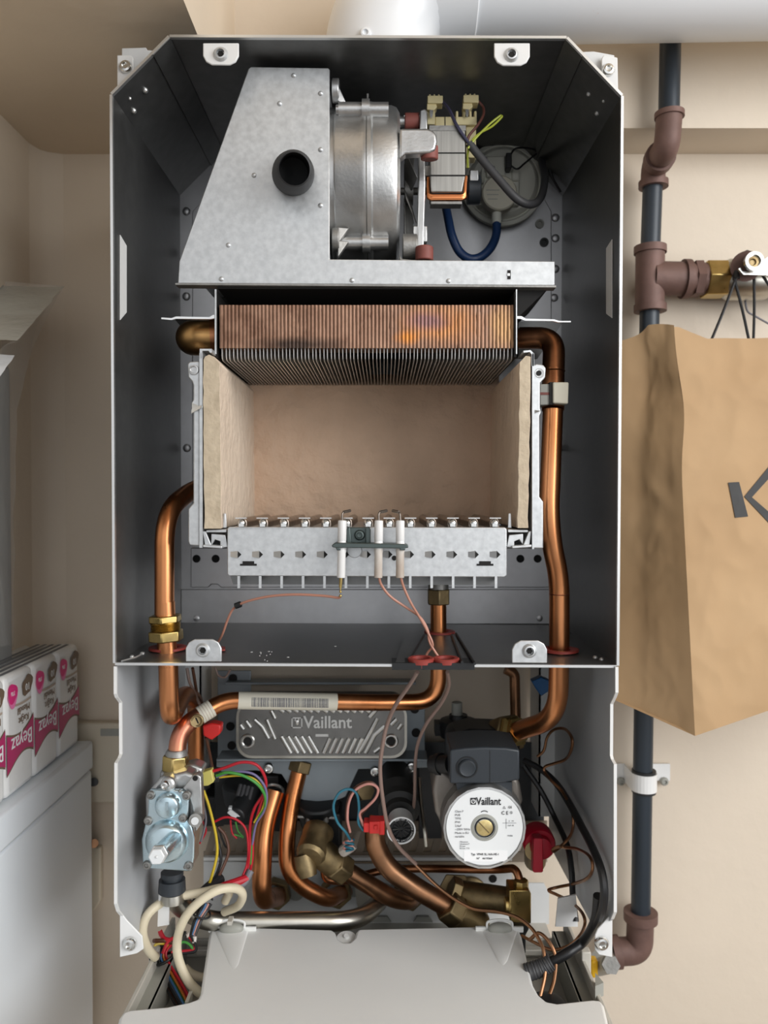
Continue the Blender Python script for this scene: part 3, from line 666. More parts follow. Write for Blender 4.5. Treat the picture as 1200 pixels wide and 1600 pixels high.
for x0, y0_ in ((668, 149), (724, 148)):
    mb = MB(); mb.pbox(x0, y0_, x0 + 24, y0_ + 12, .742, .012); mb.ppoly([(x0 - 1, y0_ + 12), (x0 + 13, y0_ + 12), (x0 + 15, y0_ + 18), (x0 + 10, y0_ + 23), (x0 - 1, y0_ + 22)], .744, .010)
    for k in (2, 9, 16): mb.pbox(x0 + k, y0_ - 2, x0 + k + 3, y0_, .743, .004)
    sp = obj('plug', mb, M['ivory'], fan, bevel=.0006)
    obj('spade', MB().ppoly([(x0 + 3, y0_ + 22), (x0 + 9, y0_ + 22), (x0 + 8, y0_ + 32), (x0 + 6, y0_ + 36), (x0 + 4, y0_ + 32)], .7445, .001), M['chrome'], sp)

t = thing('motor_cable', 'grey cable splitting into thin coloured wires on the fan motor', 'cable', W(780, 300, .77))
obj('sheath', MB().tube(spline(PP([(733, 224, .737), (748, 243, .737), (775, 275, .735), (808, 311, .735), (832, 319, .745), (846, 306, .77), (851, 278, .81), (846, 250, .86)])), .0038, 12), M['cable_grey'], t)
obj('blue_wire', MB().tube(spline(PP([(692, 160, .744), (702, 172, .738), (713, 195, .733), (724, 212, .733), (735, 227, .737)])), .0016, 8), mat('dark_blue_wire', s2l(64, 62, 84), .4), t)
obj('brown_wire', MB().tube(spline(PP([(747, 158, .745), (755, 168, .745), (755, 180, .742), (746, 196, .738), (733, 212, .736), (730, 224, .737)])), .0013, 8), mat('dark_brown_wire', s2l(96, 56, 48), .4), t)
obj('earth_wire', MB().tube(spline(PP([(731, 232, .735), (745, 214, .735), (765, 194, .733), (780, 182, .733), (783, 181, .733), (783, 184, .732), (768, 198, .733), (750, 208, .735), (736, 222, .736), (731, 240, .74), (731, 262, .745)])), .0010, 8), mat('yellow_green_earth_wire', s2l(176, 186, 62), .4), t)
obj('earth_tag', MB().pbox(728, 248, 734, 262, .748, .002), M['ivory'], t)

# ================================================================== AIR PRESSURE SWITCH
YP = .852
ps = thing('pressure_switch', 'round pale grey air pressure switch behind the fan motor', 'pressure switch', W(783, 355, .868))
c = W(783, 294, B - .004)
obj('housing', MB().lathe(c, TOCAM, [(0, .040), (.006, .0455), (.012, .0455), (.014, .0425), (.014, .039), (.017, .038), (.020, .034), (.020, .0001)], 48), M['pswitch'], ps)
obj('ridge', MB().ring(c + Vector((0, -.0145, 0)), TOCAM, .0405, .0012, 48, 8), M['pswitch'], ps)
mb = MB(); mb.pbox(748, 268, 812, 320, .855, .02); mb.pbox(760, 243, 790, 276, .850, .03); mb.pbox(800, 262, 812, 282, .852, .02); mb.pbox(752, 262, 757, 285, .848, .02)
obj('switch_body', mb, M['pswitch'], ps, bevel=.002)
obj('cap', MB().lathe(W(778, 308, .850), TOCAM, [(0, .0185), (.012, .0185), (.0135, .0172), (.0135, .0001)], 40), M['cream_plastic'], ps)
mb = MB(); mb.lathe(W(796, 314, .8375), TOCAM, [(0, .0019), (.0004, .0018)], 12); mb.lathe(W(765, 306, .8375), TOCAM, [(0, .0001), (.0001, .0001)], 8)
for k in range(3): mb.box(W(770, 297 + 7 * k, .8364), (.014 - .002 * k, .0002, .0006))
obj('marking', mb, M['grey_plastic'], ps)
obj('nozzle', MB().cyl(W(776, 333, .842), W(776, 350, .842), .0052, n=16), M['pswitch'], ps)
mb = MB()
for x, y in ((771, 262), (743, 283)): mb.lathe(W(x, y, .8505), TOCAM, [(0, .0018), (.0012, .0018), (.0012, .0001)], 12)
obj('screw', mb, M['grey_plastic'], ps)
mb = MB(); mb.pbox(791, 238, 800, 262, .84, .015); obj('plug', mb, M['black'], ps, bevel=.001)
tag(obj('pressure_hose', MB().tube(spline(PP([(776, 345, .842), (775, 368, .838), (766, 388, .832), (750, 402, .828), (733, 404, .826), (717, 392, .826), (706, 368, .826), (701, 345, .83), (697, 325, .84)])), .0046, 14), M['blue_tube']), 'dark blue rubber hose looping down from the pressure switch', 'hose')
t = thing('switch_leads', 'thin dark leads curling above the pressure switch by the back sheet', 'wire', W(850, 260, .87))
obj('lead', MB().tube(spline(PP([(796, 245, .845), (806, 232, .845), (828, 232, .85), (845, 238, .855)])), .001, 8), M['cable_black'], t)
obj('lead', MB().tube(spline(PP([(797, 258, .845), (808, 264, .845), (820, 255, .848), (838, 240, .855)])), .001, 8), M['cable_black'], t)
obj('orange_lead', MB().tube(spline(PP([(840, 236, .86), (854, 226, .86), (868, 236, .86), (872, 258, .865)])), .0013, 8), mat('dull_orange_wire', s2l(120, 74, 24), .5), t)
obj('lead', MB().tube(spline(PP([(846, 236, .862), (856, 250, .862), (862, 275, .865), (876, 300, .872)])), .0013, 8), M['cable_black'], t)

# ================================================================== PRIMARY HEAT EXCHANGER
hx = thing('heat_exchanger', 'heat-stained copper fin heat exchanger under the flue hood', 'heat exchanger', W(572, 562, .78))
YX = .705
xl, xr = W(344, 500, YX).x, W(803, 500, YX).x; zt, zm, zl = W(600, 478, YX).z, W(600, 545, YX).z, W(600, 563, YX).z
nf = 78; pit = (xr - xl) / nf
mb = MB()
for k in range(nf):
    x = xl + (k + .5) * pit; j = random.uniform(-.0003, .0003); rr = .004
    prof = [(YX, zt), (YX, zl + rr), (YX + .0012, zl + .0012), (YX + rr, zl), (.862, zl), (.862, zt)]
    mb.prism([Vector((x - .0003 + j, yy, zz)) for yy, zz in prof], (.0006, 0, 0))
fp = obj('fin_pack', mb, M['fin'], hx)
mb = MB()
for k in range(nf):
    x = xl + (k + .5) * pit; e = random.uniform(-.0007, .0007); w = pit * random.uniform(.90, .97)
    a, b = x - w / 2, x + w / 2
    n = 8; ys = [YX - .0035 + e * .5 + random.uniform(-.0003, .0003) for _ in range(n + 1)]
    for i in range(n):
        z0, z1 = lerp(zt, zm, i / n), lerp(zt, zm, (i + 1) / n)
        mb.add([(a, ys[i] + .0005, z0), (x, ys[i], z0), (b, ys[i] + .0005, z0), (b, ys[i + 1] + .0005, z1), (x, ys[i + 1], z1), (a, ys[i + 1] + .0005, z1)], [(0, 1, 4, 5), (1, 2, 3, 4)])
    mb.quad((a, ys[0] + .0009, zt), (b, ys[0] + .0009, zt), (b, YX + .003, zt), (a, YX + .003, zt))
    mb.quad((b, ys[0] + .0009, zt), (b, ys[n] + .0009, zm), (b, YX + .003, zm), (b, YX + .003, zt)); mb.quad((a, ys[0] + .0009, zt), (a, ys[n] + .0009, zm), (a, YX + .003, zm), (a, YX + .003, zt))
mb.bb((xl, YX + .0005, zm), (xr, YX + .02, zt))
fm, p_, base, blob_ = fin_copper()
ctr = ORG[hx]
q = W(690, 508, YX) - ctr; c1_ = blob_(q.x, q.z, .047, .020, (.40, .17, .06), base, .6, 1.35)
q = W(668, 502, YX) - ctr; c2_ = blob_(q.x, q.z, .026, .011, (.22, .11, .10), c1_, .6, 1.3)
q = W(635, 528, YX) - ctr; c3_ = blob_(q.x, q.z, .016, .008, (.50, .18, .03), c2_, .6, 1.3)
q = W(470, 540, YX) - ctr; c4_ = blob_(q.x, q.z, .05, .008, (.055, .032, .022), c3_, .6, 1.4)
q = W(785, 510, YX) - ctr; c5_ = blob_(q.x, q.z, .016, .022, (.36, .20, .085), c4_, .6, 1.4)
fm.node_tree.links.new(c5_, p_.inputs['Base Color'])
obj('fin_face', mb, fm, hx, ang=20)
for x0, x1 in ((335, 338.5), (803.5, 807.5)):
    sp = obj('side_plate', MB().pbox(x0, 456, x1, 558, .700, .165), M['void'], hx)
    e0, e1 = (335.5, 338) if x0 < 600 else (806.2, 808)
    obj('plate_edge', MB().ppoly([(e0, 452), (e1, 452), (e1, 553), (e0, 553)], .6985, .002), M['galv'], sp)
for pts in ([(252, 496), (268, 497), (275, 494.5), (327, 495.5), (333, 492), (337, 492), (337, 497), (329, 498.5), (275, 498), (268, 500), (252, 498.5)], [(808, 494), (815, 494), (822, 498), (866, 499), (874, 501.5), (892, 501.5), (892, 503.5), (872, 503.5), (864, 501.5), (820, 501), (813, 498), (808, 498)]):
    obj('support_flange', MB().ppoly(pts, .705, .002), M['steel_edge'], hx)
    lo, hi = min(p[0] for p in pts), max(p[0] for p in pts)
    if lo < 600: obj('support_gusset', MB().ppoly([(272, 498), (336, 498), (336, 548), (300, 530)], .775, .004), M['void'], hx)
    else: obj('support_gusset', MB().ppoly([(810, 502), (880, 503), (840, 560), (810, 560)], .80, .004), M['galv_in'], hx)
mb = MB(); mb.tube(fillet(PP([(345, 528, .748), (302, 528, .742), (302, 528, .82), (345, 528, .82)]), [.018, .03], 9), .0165, 24)
obj('return_bend', mb, M['brass_dk'], hx); bpy.data.objects['return_bend'].data.materials[0] = mat('bronze_brown_copper', (.34, .19, .07), .28, 1, col2=(.46, .26, .10), scale=30)
mb = MB(); mb.cyl(W(345, 528, .748), W(328, 528, .746), .0172, n=24); obj('tube_collar', mb, M['copper_dk'], hx)

# ================================================================== COMBUSTION CHAMBER
YC, YCB = .684, .866
cc = thing('combustion_chamber', 'open combustion chamber lined with beige insulation boards', 'combustion chamber', W(574, 857, .77))
def rough_edge(x0, y0, x1, y1, n, a): return [(lerp(x0, x1, i / n) + random.uniform(-a, a), lerp(y0, y1, i / n)) for i in range(n + 1)]
lb = rough_edge(343, 568, 346, 826, 16, .8) + rough_edge(319, 826, 317, 562, 16, 1.0) + [(320, 557), (326, 554), (334, 557)]
bd = obj('side_board', MB().ppoly(lb, YC, YCB - YC), M['fibre'], cc, bevel=.0012)
obj('cut_edge', MB().ppoly([(x - (.6 if x > 330 else -.6), y) for x, y in lb], YC - .0006, .0012), M['fibre_face'], bd)
rb = rough_edge(812, 566, 808, 825, 16, .8) + rough_edge(825, 825, 830, 558, 16, .8) + [(829, 557), (822, 556)]
bd = obj('side_board', MB().ppoly(rb, YC, YCB - YC), M['fibre'], cc, bevel=.0012)
obj('cut_edge', MB().ppoly([(x + (.6 if x < 818 else -.6), y) for x, y in rb], YC - .0006, .0012), M['fibre_face'], bd)
mb = MB(); mb.ppoly([(372, 585), (780, 585), (780, 830), (372, 830)], YCB - .004, .012); obj('back_board', mb, M['fibre_back'], cc)
mb = MB(); mb.pbox(311.5, 552, 316.5, 856, YC, .185); mb.ppoly([(312, 545), (331, 545), (331, 551), (328, 551), (326, 548), (316, 548), (316, 560), (312, 560)], YC, .03)
obj('side_casing', mb, M['galv'], cc)
mb = MB(); mb.pbox(831.5, 552, 834.5, 858, YC, .185); mb.ppoly([(818, 548), (829, 547), (834, 552), (834, 572), (831, 572), (831, 554), (828, 550), (818, 551)], YC, .03)
obj('side_casing', mb, M['galv'], cc)
lp = [(293, 569), (296, 565), (312, 564), (312, 853), (296, 852), (294, 846), (294, 795), (302, 786), (302, 641), (299, 636), (299, 629), (302, 624), (302, 602), (300, 596), (294, 589)]
br = obj('side_bracket', MB().ppoly(lp, YC + .002, .012), M['galv'], cc, bevel=.001)
obj('eyelet', MB().lathe(W(303, 578, YC + .002), TOCAM, [(0, .0046), (.0016, .0042), (.0018, .003), (.0003, .0026), (.0003, .0001)], 18), M['alu'], br)
mb = MB(); mb.prism([W(299, 640, YC + .0018), W(314, 633, YC - .004), W(314, 637, YC - .004), W(299, 646, YC + .0018)], (0, .004, 0)); mb.prism([W(300, 629, YC + .0018), W(314, 636, YC - .004), W(300, 641, YC + .0018)], (0, .003, 0)); obj('bent_tooth', mb, M['steel_edge'], br)
rp_ = [(832, 572), (838, 568), (849, 570), (853, 575), (852, 590), (844, 598), (844, 638), (846, 644), (843, 650), (843, 776), (849, 784), (849, 857), (832, 857)]
br = obj('side_bracket', MB().ppoly(rp_, YC + .002, .012), M['galv'], cc, bevel=.001)
obj('eyelet', MB().lathe(W(843, 583, YC + .002), TOCAM, [(0, .0042), (.0008, .0038), (.0006, .0026), (.0003, .0001)], 18), M['alu'], br)
obj('eyelet_hole', MB().lathe(W(842, 583, YC + .001), TOCAM, [(0, .0023), (.0004, .0023)], 14), M['void'], br)
mb = MB(); mb.prism([W(832, 640, YC + .0018), W(845, 642, YC - .003), W(832, 647, YC + .0018)], (0, .003, 0)); obj('bent_tooth', mb, M['alu'], br)
for s in (1, -1):
    X = (lambda x: x) if s == 1 else (lambda x: 1147.5 - x)
    mb = MB(); mb.ppoly([(X(317), 851), (X(347), 853), (X(347), 857), (X(317), 855)], YC - .002, .03); mb.ppoly([(X(322), 828), (X(354), 827), (X(354), 832), (X(322), 832)], YC + .004, .1); mb.ppoly([(X(330), 834), (X(352), 836), (X(356), 855), (X(344), 856), (X(344), 846), (X(336), 843), (X(330), 852)], YC + .004, .004)
    mb.ppoly([(X(317), 830), (X(321), 830), (X(330), 852), (X(320), 852)], YC + .002, .003)
    mb.ppoly([(X(349), 802), (X(353), 802), (X(354), 825), (X(348), 825)], YC + .006, .002)
    obj('burner_rail', mb, M['galv'], cc, bevel=.0005)

# ================================================================== BURNER
YB = .686
bn = thing('gas_burner', 'galvanised burner box with a row of burner bars under the chamber', 'burner', W(573, 915, .76))
mb = MB(); mb.ppoly([(355, 826), (358, 823), (789, 824), (792, 827), (792, 899), (788, 902), (358, 900), (355, 897)], YB, .002); mb.ppoly([(357, 824), (790, 825), (790, 829), (357, 828)], YB, .17)
obj('front_plate', mb, M['galv'], bn, bevel=.0008)
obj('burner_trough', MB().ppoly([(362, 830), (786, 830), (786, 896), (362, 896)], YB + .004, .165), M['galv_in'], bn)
mb = MB(); mb.ppoly([(360, 900), (776, 901), (772, 914), (364, 913)], YB + .035, .12); obj('manifold', mb, M['galv_in'], bn)
xs13 = [378 + 33.4 * k for k in range(12)]
xs13 = [377, 410, 443, 477, 509, 545, 577, 607, 641, 674, 708, 742, 770][:13]
for k, x in enumerate(xs13):
    x = 377 + 33.0 * k if k < 12 else 773
    x = 377 + 33.05 * k
    p0 = W(x, 817, YB + .002); p1 = p0 + Vector((0, .155, 0))
    mb = MB(); mb.bb((p0.x - .0042, p0.y + .004, p0.z - .004), (p0.x + .0042, p1.y, p0.z + .0005)); mb.cyl(p0 + Vector((0, .004, .0002)), p1 + Vector((0, 0, .0002)), .0042, n=14)
    b_ = obj('burner_bar', mb, M['fin'], bn, bevel=.0005)
    b_.data.materials[0] = M['barsteel'] if 'barsteel' in M else M.setdefault('barsteel', mat('heat_tinted_stainless', (.30, .25, .21), .32, .95, col2=(.42, .36, .31), scale=60))
    mb = MB(); mb.sph(p0 + Vector((0, .002, -.0006)), .0036, (1, .8, 1.1)); mb.pbox(x - 4, 818, x + 4, 823, YB - .0004, .003); mb.box(p0 + Vector((0, .0, .0042)), (.010, .003, .0008)); obj('bar_cap', mb, M['chrome'], b_)
for k in range(13):
    x = 367 + 33.75 * k
    mb = MB(); a = [W(x - 7, 862, YB), W(x + 4, 861, YB - .0028), W(x + 4, 872, YB - .0028), W(x - 7, 870, YB)]
    mb.prism(a, (0, .003, 0)); v = obj('air_louvre', mb, M['steel_edge'], bn)
    obj('louvre_opening', MB().ppoly([(x + 4, 860.5), (x + 10, 866.5), (x + 4, 872.5)], YB - .0005, .001), M['void'], v)
    x = 372 + 33.5 * k
    mb = MB(); mb.prism([W(x, 900, YB), W(x, 918, YB), W(x, 916, YB + .008), W(x, 901, YB + .05)], (.0011, 0, 0)); mb.pbox(x - 1, 900, x + 3, 919, YB - .0003, .001)
    obj('fin_leg', mb, M['galv'], bn)
each('slot', M['void'], bn, lambda mb, x: mb.ppoly([(x - 13, 881), (x - 9, 881), (x - 9, 877), (x + 9, 877), (x + 9, 881), (x + 13, 881), (x + 13, 884), (x - 13, 884)], YB - .0006, .001), [(388,), (758,)])
obj('sight_hole', MB().lathe(W(616, 872, YB - .0005), TOCAM, [(0, .0022), (.0003, .0022)], 14), M['void'], bn)

# ================================================================== ELECTRODES
YE = .672
el = thing('electrode_assembly', 'dark bracket with three white ceramic electrodes on the burner front', 'electrode', W(580, 905, YE))
mb = MB(); mb.ppoly([(518, 852), (524, 848), (630, 850), (638, 852), (638, 856), (630, 857), (524, 856), (519, 855)], YE - .008, .02); mb.ppoly([(524, 855), (532, 855), (532, 860), (526, 860)], YE - .008, .012); mb.ppoly([(624, 855), (634, 855), (633, 860), (625, 860)], YE - .008, .012)
mb.ppoly([(541, 850), (541, 828), (544, 824), (576, 824), (579, 828), (579, 850)], YE + .008, .003); mb.ppoly([(541, 850), (541, 828), (543, 824), (547, 824), (549, 850)], YE + .004, .006); mb.ppoly([(571, 850), (571, 824), (577, 824), (579, 828), (579, 850)], YE + .004, .006)
obj('bracket', mb, M['elec'], el, bevel=.0007)
obj('screw', screw_mb(W(562, 836, YE + .008), TOCAM, .0046), M['elec'], el)
obj('boss', MB().lathe(W(554, 860, YB), TOCAM, [(0, .0066), (.0016, .006), (.002, .0001)], 18), M['galv'], el)
for x, xb, s, dirty in ((535, 533, 1, False), (592, 591, 1, True), (625.5, 625, -1, True)):
    a, b = W(x, 813 if s else 0, YE), W(xb, 903, YE - .004); mm = W((x + xb) / 2, 858, YE - .002)
    r = .0037
    e_ = obj('electrode', MB().lathe(a, mm - a, [(0, r * .7), (.02, r), (.7, r), (.72, r * .93), (.8, r), (1, r)], 22, scale=True), M['ceramic'], el)
    obj('ceramic_sleeve', MB().lathe(mm, b - mm, [(0, r), (.1, r * 1.02), (.14, r * .93), (.97, r * .96), (1, r * .85)], 22, scale=True), M['ceramic_d'] if dirty else M['ceramic'], e_)
    obj('tip_wire', MB().tube(fillet(PP([(x, 815, YE), (x - .5, 801, YE), (x + 6 * s, 799.5, YE + .004), (x + 12 * s, 798, YE + .008)]), .003, 5), .00095, 10), M['tip'], e_)
    mb = MB(); a = W(x + 1.5 * s, 800, YE + .001); mb.tube(PP([(x + 2 * s, 800, YE + .001), (x + 12 * s, 798, YE + .008)]), .0013, 10); obj('tip_end', mb, M['tip'], e_)
    if not dirty:
        mb = MB(); mb.cyl(W(533, 902, YE - .003), W(532, 918, YE - .003), .0016, .0013, 12); mb.cyl(W(532, 918, YE - .003), W(532, 924, YE - .003), .0008, n=10); mb.sph(W(532, 925, YE - .003), .0011); mb.sph(W(532, 931, YE - .003), .0013)
        obj('connector_pin', mb, M['brass'], e_)
t = thing('sensing_lead', 'thin pinkish lead running left from the single electrode on the burner', 'wire', W(440, 940, .69))
obj('lead', MB().tube(spline(PP([(532, 931, YE - .003), (528, 934, YE - .001), (505, 931, .675), (460, 929, .68), (420, 932, .686), (385, 940, .692), (366, 950, .697), (357, 965, .70), (348, 990, .705), (341, 1003, .712)])), .0011, 8), M['lead'], t)
obj('cable_tie', MB().cyl(W(368, 947, .695), W(376, 944, .694), .0028, n=10), M['black'], t)
t = thing('ignition_leads', 'pair of pinkish leads dropping from the two stained electrodes', 'wire', W(690, 1030, .69))
obj('lead', MB().tube(spline(PP([(592, 901, YE - .004), (596, 914, .672), (610, 932, .675), (636, 950, .68), (656, 964, .683), (668, 984, .684), (672, 1005, .684), (690, 1034, .685)])), .0011, 8), M['lead'], t)
obj('lead', MB().tube(spline(PP([(626, 901, YE - .004), (631, 918, .672), (642, 942, .675), (654, 962, .68), (667, 985, .683), (676, 1008, .684), (668, 1020, .688), (662, 1034, .69)])), .0011, 8), M['lead'], t)
# ================================================================== BOILER FRAME (below and behind the chamber)
XFL, XFR = -.2272, .1955
fr = thing('boiler_frame', 'white powder-coated boiler frame with side panels and corner screws', 'frame', (-.016, .80, Z(-.40)))
def yz(X, px, py): p = onplane(px, py, (X, 0, 0), (1, 0, 0)); return Vector((X, p.y, p.z))
lp = [yz(XFL, x, y) for x, y in [(182, 1041), (182, 1084), (184, 1090), (190, 1098), (190.5, 1178), (188, 1184), (183, 1192), (182.5, 1412), (186, 1424), (196, 1436)]]
zlow = W(183, 1440, .675).z
lp += [Vector((XFL, .72, zlow - .035)), Vector((XFL, .93, zlow - .045)), Vector((XFL, .93, lp[0].z))]
def edge_strip(pts, sx, po):
    g = MB()
    for a, b in zip(pts[:-1], pts[1:]): g.prism([a - Vector((sx * .0003, .0003, 0)), b - Vector((sx * .0003, .0003, 0)), b + Vector((-sx * .0003, .0016, 0)), a + Vector((-sx * .0003, .0016, 0))], (sx * .0026, 0, 0))
    part(obj('edge_strip', g, M['white'], po), 'bright white edge')
edge_strip(lp[:10], -1, obj('side_panel', MB().prism(lp, (-.0018, 0, 0)), M['frame_grey'], fr))
rp = [yz(XFR, x, y) for x, y in [(962, 1042), (962, 1082), (959, 1090), (954, 1100), (953.5, 1180), (955, 1186), (959.5, 1194), (959.5, 1425), (955, 1436)]]
rp += [Vector((XFR, .72, zlow - .035)), Vector((XFR, .93, zlow - .045)), Vector((XFR, .93, rp[0].z))]
edge_strip(rp[:9], 1, obj('side_panel', MB().prism(rp, (.0018, 0, 0)), M['frame_grey'], fr))
for X, sg in ((XFL, 1), (XFR, -1)):
    mb = MB(); mb.bb((min(X, X + sg * .018), .90, zlow + .0), (max(X, X + sg * .018), .902, lp[0].z)); obj('inner_fold', mb, M['white_grey'], fr)
    mb = MB(); mb.bb((min(X + sg * .016, X + sg * .018), .90, zlow), (max(X + sg * .016, X + sg * .018), .955, lp[0].z)); obj('inner_fold', mb, M['white_grey'], fr)
for pts, sc in (([(187, 1424), (198, 1438), (222, 1463), (224, 1483), (214, 1490), (187, 1496)], (203, 1474)), ([(957, 1426), (934, 1452), (930, 1461), (930, 1484), (936, 1492), (957, 1496)], (940, 1473))):
    tb = obj('corner_tab', MB().ppoly(pts, .680, .0018), M['white'], fr, bevel=.0006)
    obj('screw', screw_mb(W(*sc, .680), TOCAM, .0062), M['chrome'], tb)
for pts, sc, py in (([(183, 86), (204, 86), (208, 90), (208, 145), (183, 145)], (197, 105), None), ([(943, 86), (958, 88), (965, 90), (966, 145), (940, 145), (940, 92)], (950, 110), None)):
    tb = obj('corner_tab', MB().ppoly(pts, .695, .0018), M['white'], fr, bevel=.0006)
    obj('screw', screw_mb(W(*sc, .695), TOCAM, .0056), M['chrome'], tb)
obj('top_bracket', MB().ppoly([(190, 75), (228, 74), (230, 78), (262, 80), (262, 103), (222, 143), (190, 145)], .700, .0018), M['white_grey'], fr, bevel=.0006)
obj('top_bracket', MB().ppoly([(880, 82), (928, 80), (960, 86), (960, 150), (935, 145), (884, 94)], .700, .0018), M['white_grey'], fr, bevel=.0006)
for x, y in ((240, 96), (905, 100)): pass
obj('frame_flank', MB().bb((LT.x - .0058, .702, LT.z - .01), (LT.x - .004, .955, LT.z + .035)), M['white'], fr)
obj('frame_flank', MB().bb((RT.x + .004, .702, RT.z - .01), (RT.x + .0058, .955, RT.z + .035)), M['white'], fr)
# connection plate with cut-outs, slotted strip above, tray below
YPL = .928
pl = thing('connection_plate', 'pale grey steel connection plate the water pipes run into', 'plate', W(600, 1442, YPL))
mb = MB(); mb.ppoly([(318, 1346), (800, 1354), (800, 1380), (850, 1380), (856, 1392), (858, 1396), (858, 1444), (318, 1444)], YPL, .002)
obj('plate', mb, M['white_grey'], pl)
mb = MB(); mb.pbox(318, 1340, 800, 1345, YPL - .004, .006); obj('top_fold', mb, M['white'], pl)
each('hole', M['void'], pl, lambda mb, x, y, r: mb.lathe(W(x, y, YPL - .0002), TOCAM, [(0, r), (.0003, r)], 18), ((770, 1373, .0048), (545, 1372, .002)))
mb = MB()
for x, y in ((462, 1394), (553, 1388)): mb.lathe(W(x, y, YPL - .0004), TOCAM, [(0, .010), (.001, .010), (.0012, .003), (.0012, .0001)], 20)
obj('embossed_screw', mb, M['grey_plastic'], pl)
part(obj('triangle_gusset', MB().ppoly([(553, 1380), (590, 1392), (585, 1425), (560, 1425)], YPL - .002, .0018), M['steel_pipe'], pl), 'grey support tongue')
obj('lower_strip', MB().bb((W(300, 1, YPL).x, YPL - .13, W(0, 1442, YPL).z - .003), (W(858, 1, YPL).x, YPL + .004, W(0, 1442, YPL).z)), M['box_plastic'], pl)
mb = MB()
for x in (595, 660, 400): mb.ppoly([(x - 14, 1441), (x + 16, 1441), (x + 10, 1433), (x - 8, 1433)], YPL - .006, .004)
obj('lug', mb, M['grey_plastic'], pl)
obj('corner_fold', MB().ppoly([(248, 1397), (262, 1393), (264, 1418), (264, 1445), (246, 1448)], .74, .002), M['white'], fr)
obj('corner_fold', MB().ppoly([(872, 1404), (900, 1398), (903, 1448), (868, 1448)], .765, .002), M['white'], fr)
sl = thing('slotted_strip', 'dull beige slotted strip across the back below the pump', 'strip', W(560, 1345, .938))
mdull = mat('dusty_beige_steel', s2l(150, 136, 120), .55, .3)
mb = MB(); mb.pbox(318, 1283, 855, 1299, .938, .002); mb.pbox(318, 1331, 855, 1347, .938, .002)
x = 318; seq = []
while x < 828:
    mb.ppoly([(x + 12, 1298), (x + 24, 1298), (x + 14, 1332), (x + 2, 1332)], .938, .002); x += 23.5
obj('strip', mb, mdull, sl)

# ================================================================== CONTROL PANEL (folded down)
zc_ = Z(-.434)
def cz(px, py, e=0): return onplane(px, py, (0, 0, zc_ + e), (0, 0, 1))
cv = thing('control_panel', 'white plastic electronics cover folded down below the pipes', 'control panel', (-.016, .66, Z(-.50)))
out_ = [(326, 1462), (328, 1454), (334, 1449), (345, 1447), (519, 1452), (524, 1456), (528, 1466), (537, 1472), (546, 1472), (553, 1466), (556, 1456), (560, 1451), (790, 1446), (802, 1447), (811, 1453), (815, 1462), (828, 1518), (833, 1538), (842, 1554), (854, 1564), (870, 1567), (905, 1563), (925, 1561), (938, 1562), (944, 1570), (965, 1660), (1010, 1880), (140, 1880), (172, 1660), (186, 1590), (192, 1581), (204, 1577), (262, 1572), (295, 1565), (309, 1560), (313, 1552)]
mb = MB().prism([cz(*p) for p in out_], (0, 0, -.022))
obj('cover', mb, M['panel'], cv, bevel=.0032, seg=4, ang=30)
for x, xt, yt, hw in ((362, 366, 1514, 26), (781, 786, 1508, 27)):
    y0 = 1456
    a = cz(x, y0, .0); b = cz(xt, yt, .0003)
    mb = MB(); n = 14; vs = []
    wr = R(hw, .795)
    for s in range(9):
        t_ = s / 8; c = a.lerp(b, t_); r = wr * (1 - .84 * t_) * (1 if s < 8 else .35)
        for k in range(n + 1):
            q = PI * k / n; vs.append(c + Vector((-r * math.cos(q), 0, r * .20 * math.sin(q) - .0005)))
    fs = [(s * (n + 1) + k, s * (n + 1) + k + 1, (s + 1) * (n + 1) + k + 1, (s + 1) * (n + 1) + k) for s in range(8) for k in range(n)] + [tuple(range(n, -1, -1))]
    mb.add(vs, fs); obj('finger_scoop', mb, M['panel'], cv, ang=50)
    mb = MB(); c = a + Vector((0, -.0015, .0042)); mb.sph(c, .0122, (1.0, .5, .5), 22, 12); obj('rest_plug', mb, M['grey_plastic'], cv)
    mb = MB(); mb.tube(spline([c + Vector((-.0125, .002, -.001)), c + Vector((-.0115, .004, .0045)), c + Vector((0, .005, .006)), c + Vector((.0115, .004, .0045)), c + Vector((.0125, .002, -.001))]), .0014, 8)
    mb.bb(c + Vector((-.024, .003, -.006)), c + Vector((.024, .006, -.0005)))
    obj('plug_rim', mb, M['panel'], cv, bevel=.0006)
pcs = cz(541, 1466, -.004)
mb = MB(); mb.lathe(pcs + Vector((0, .004, -.003)), (0, -.2, 1), [(0, .010), (.001, .010), (.002, .003), (.004, .0025), (.004, .0001)], 20); obj('notch_clip', mb, M['panel'], cv)
# tray of the electronics box under the cover
bx = thing('electronics_box', 'pale grey electronics box with side walls under the white cover', 'electronics box', (-.016, .68, Z(-.53)))
x0, x1, zt_, zb_ = -.2235, .1925, Z(-.441), Z(-.482)
yr = .824
m1 = MB(); m1.bb((x0, .50, zb_), (x0 + .004, yr, zt_)); obj('side_wall', m1, M['box_plastic'], bx, bevel=.001)
m1 = MB(); m1.bb((x0 + .014, .52, zb_), (x0 + .017, yr - .006, zt_ - .012)); m1.bb((x0 + .004, .52, zt_ - .014), (x0 + .016, yr - .006, zt_ - .012)); obj('inner_rail', m1, M['grey_plastic'], bx)
m1 = MB(); m1.bb((x1 - .004, .50, zb_), (x1, yr, zt_)); obj('side_wall', m1, M['box_plastic'], bx, bevel=.001)
m1 = MB(); m1.bb((x1 - .017, .52, zb_), (x1 - .014, yr - .006, zt_ - .012)); m1.bb((x1 - .016, .52, zt_ - .014), (x1 - .004, yr - .006, zt_ - .012)); obj('inner_rail', m1, M['grey_plastic'], bx)
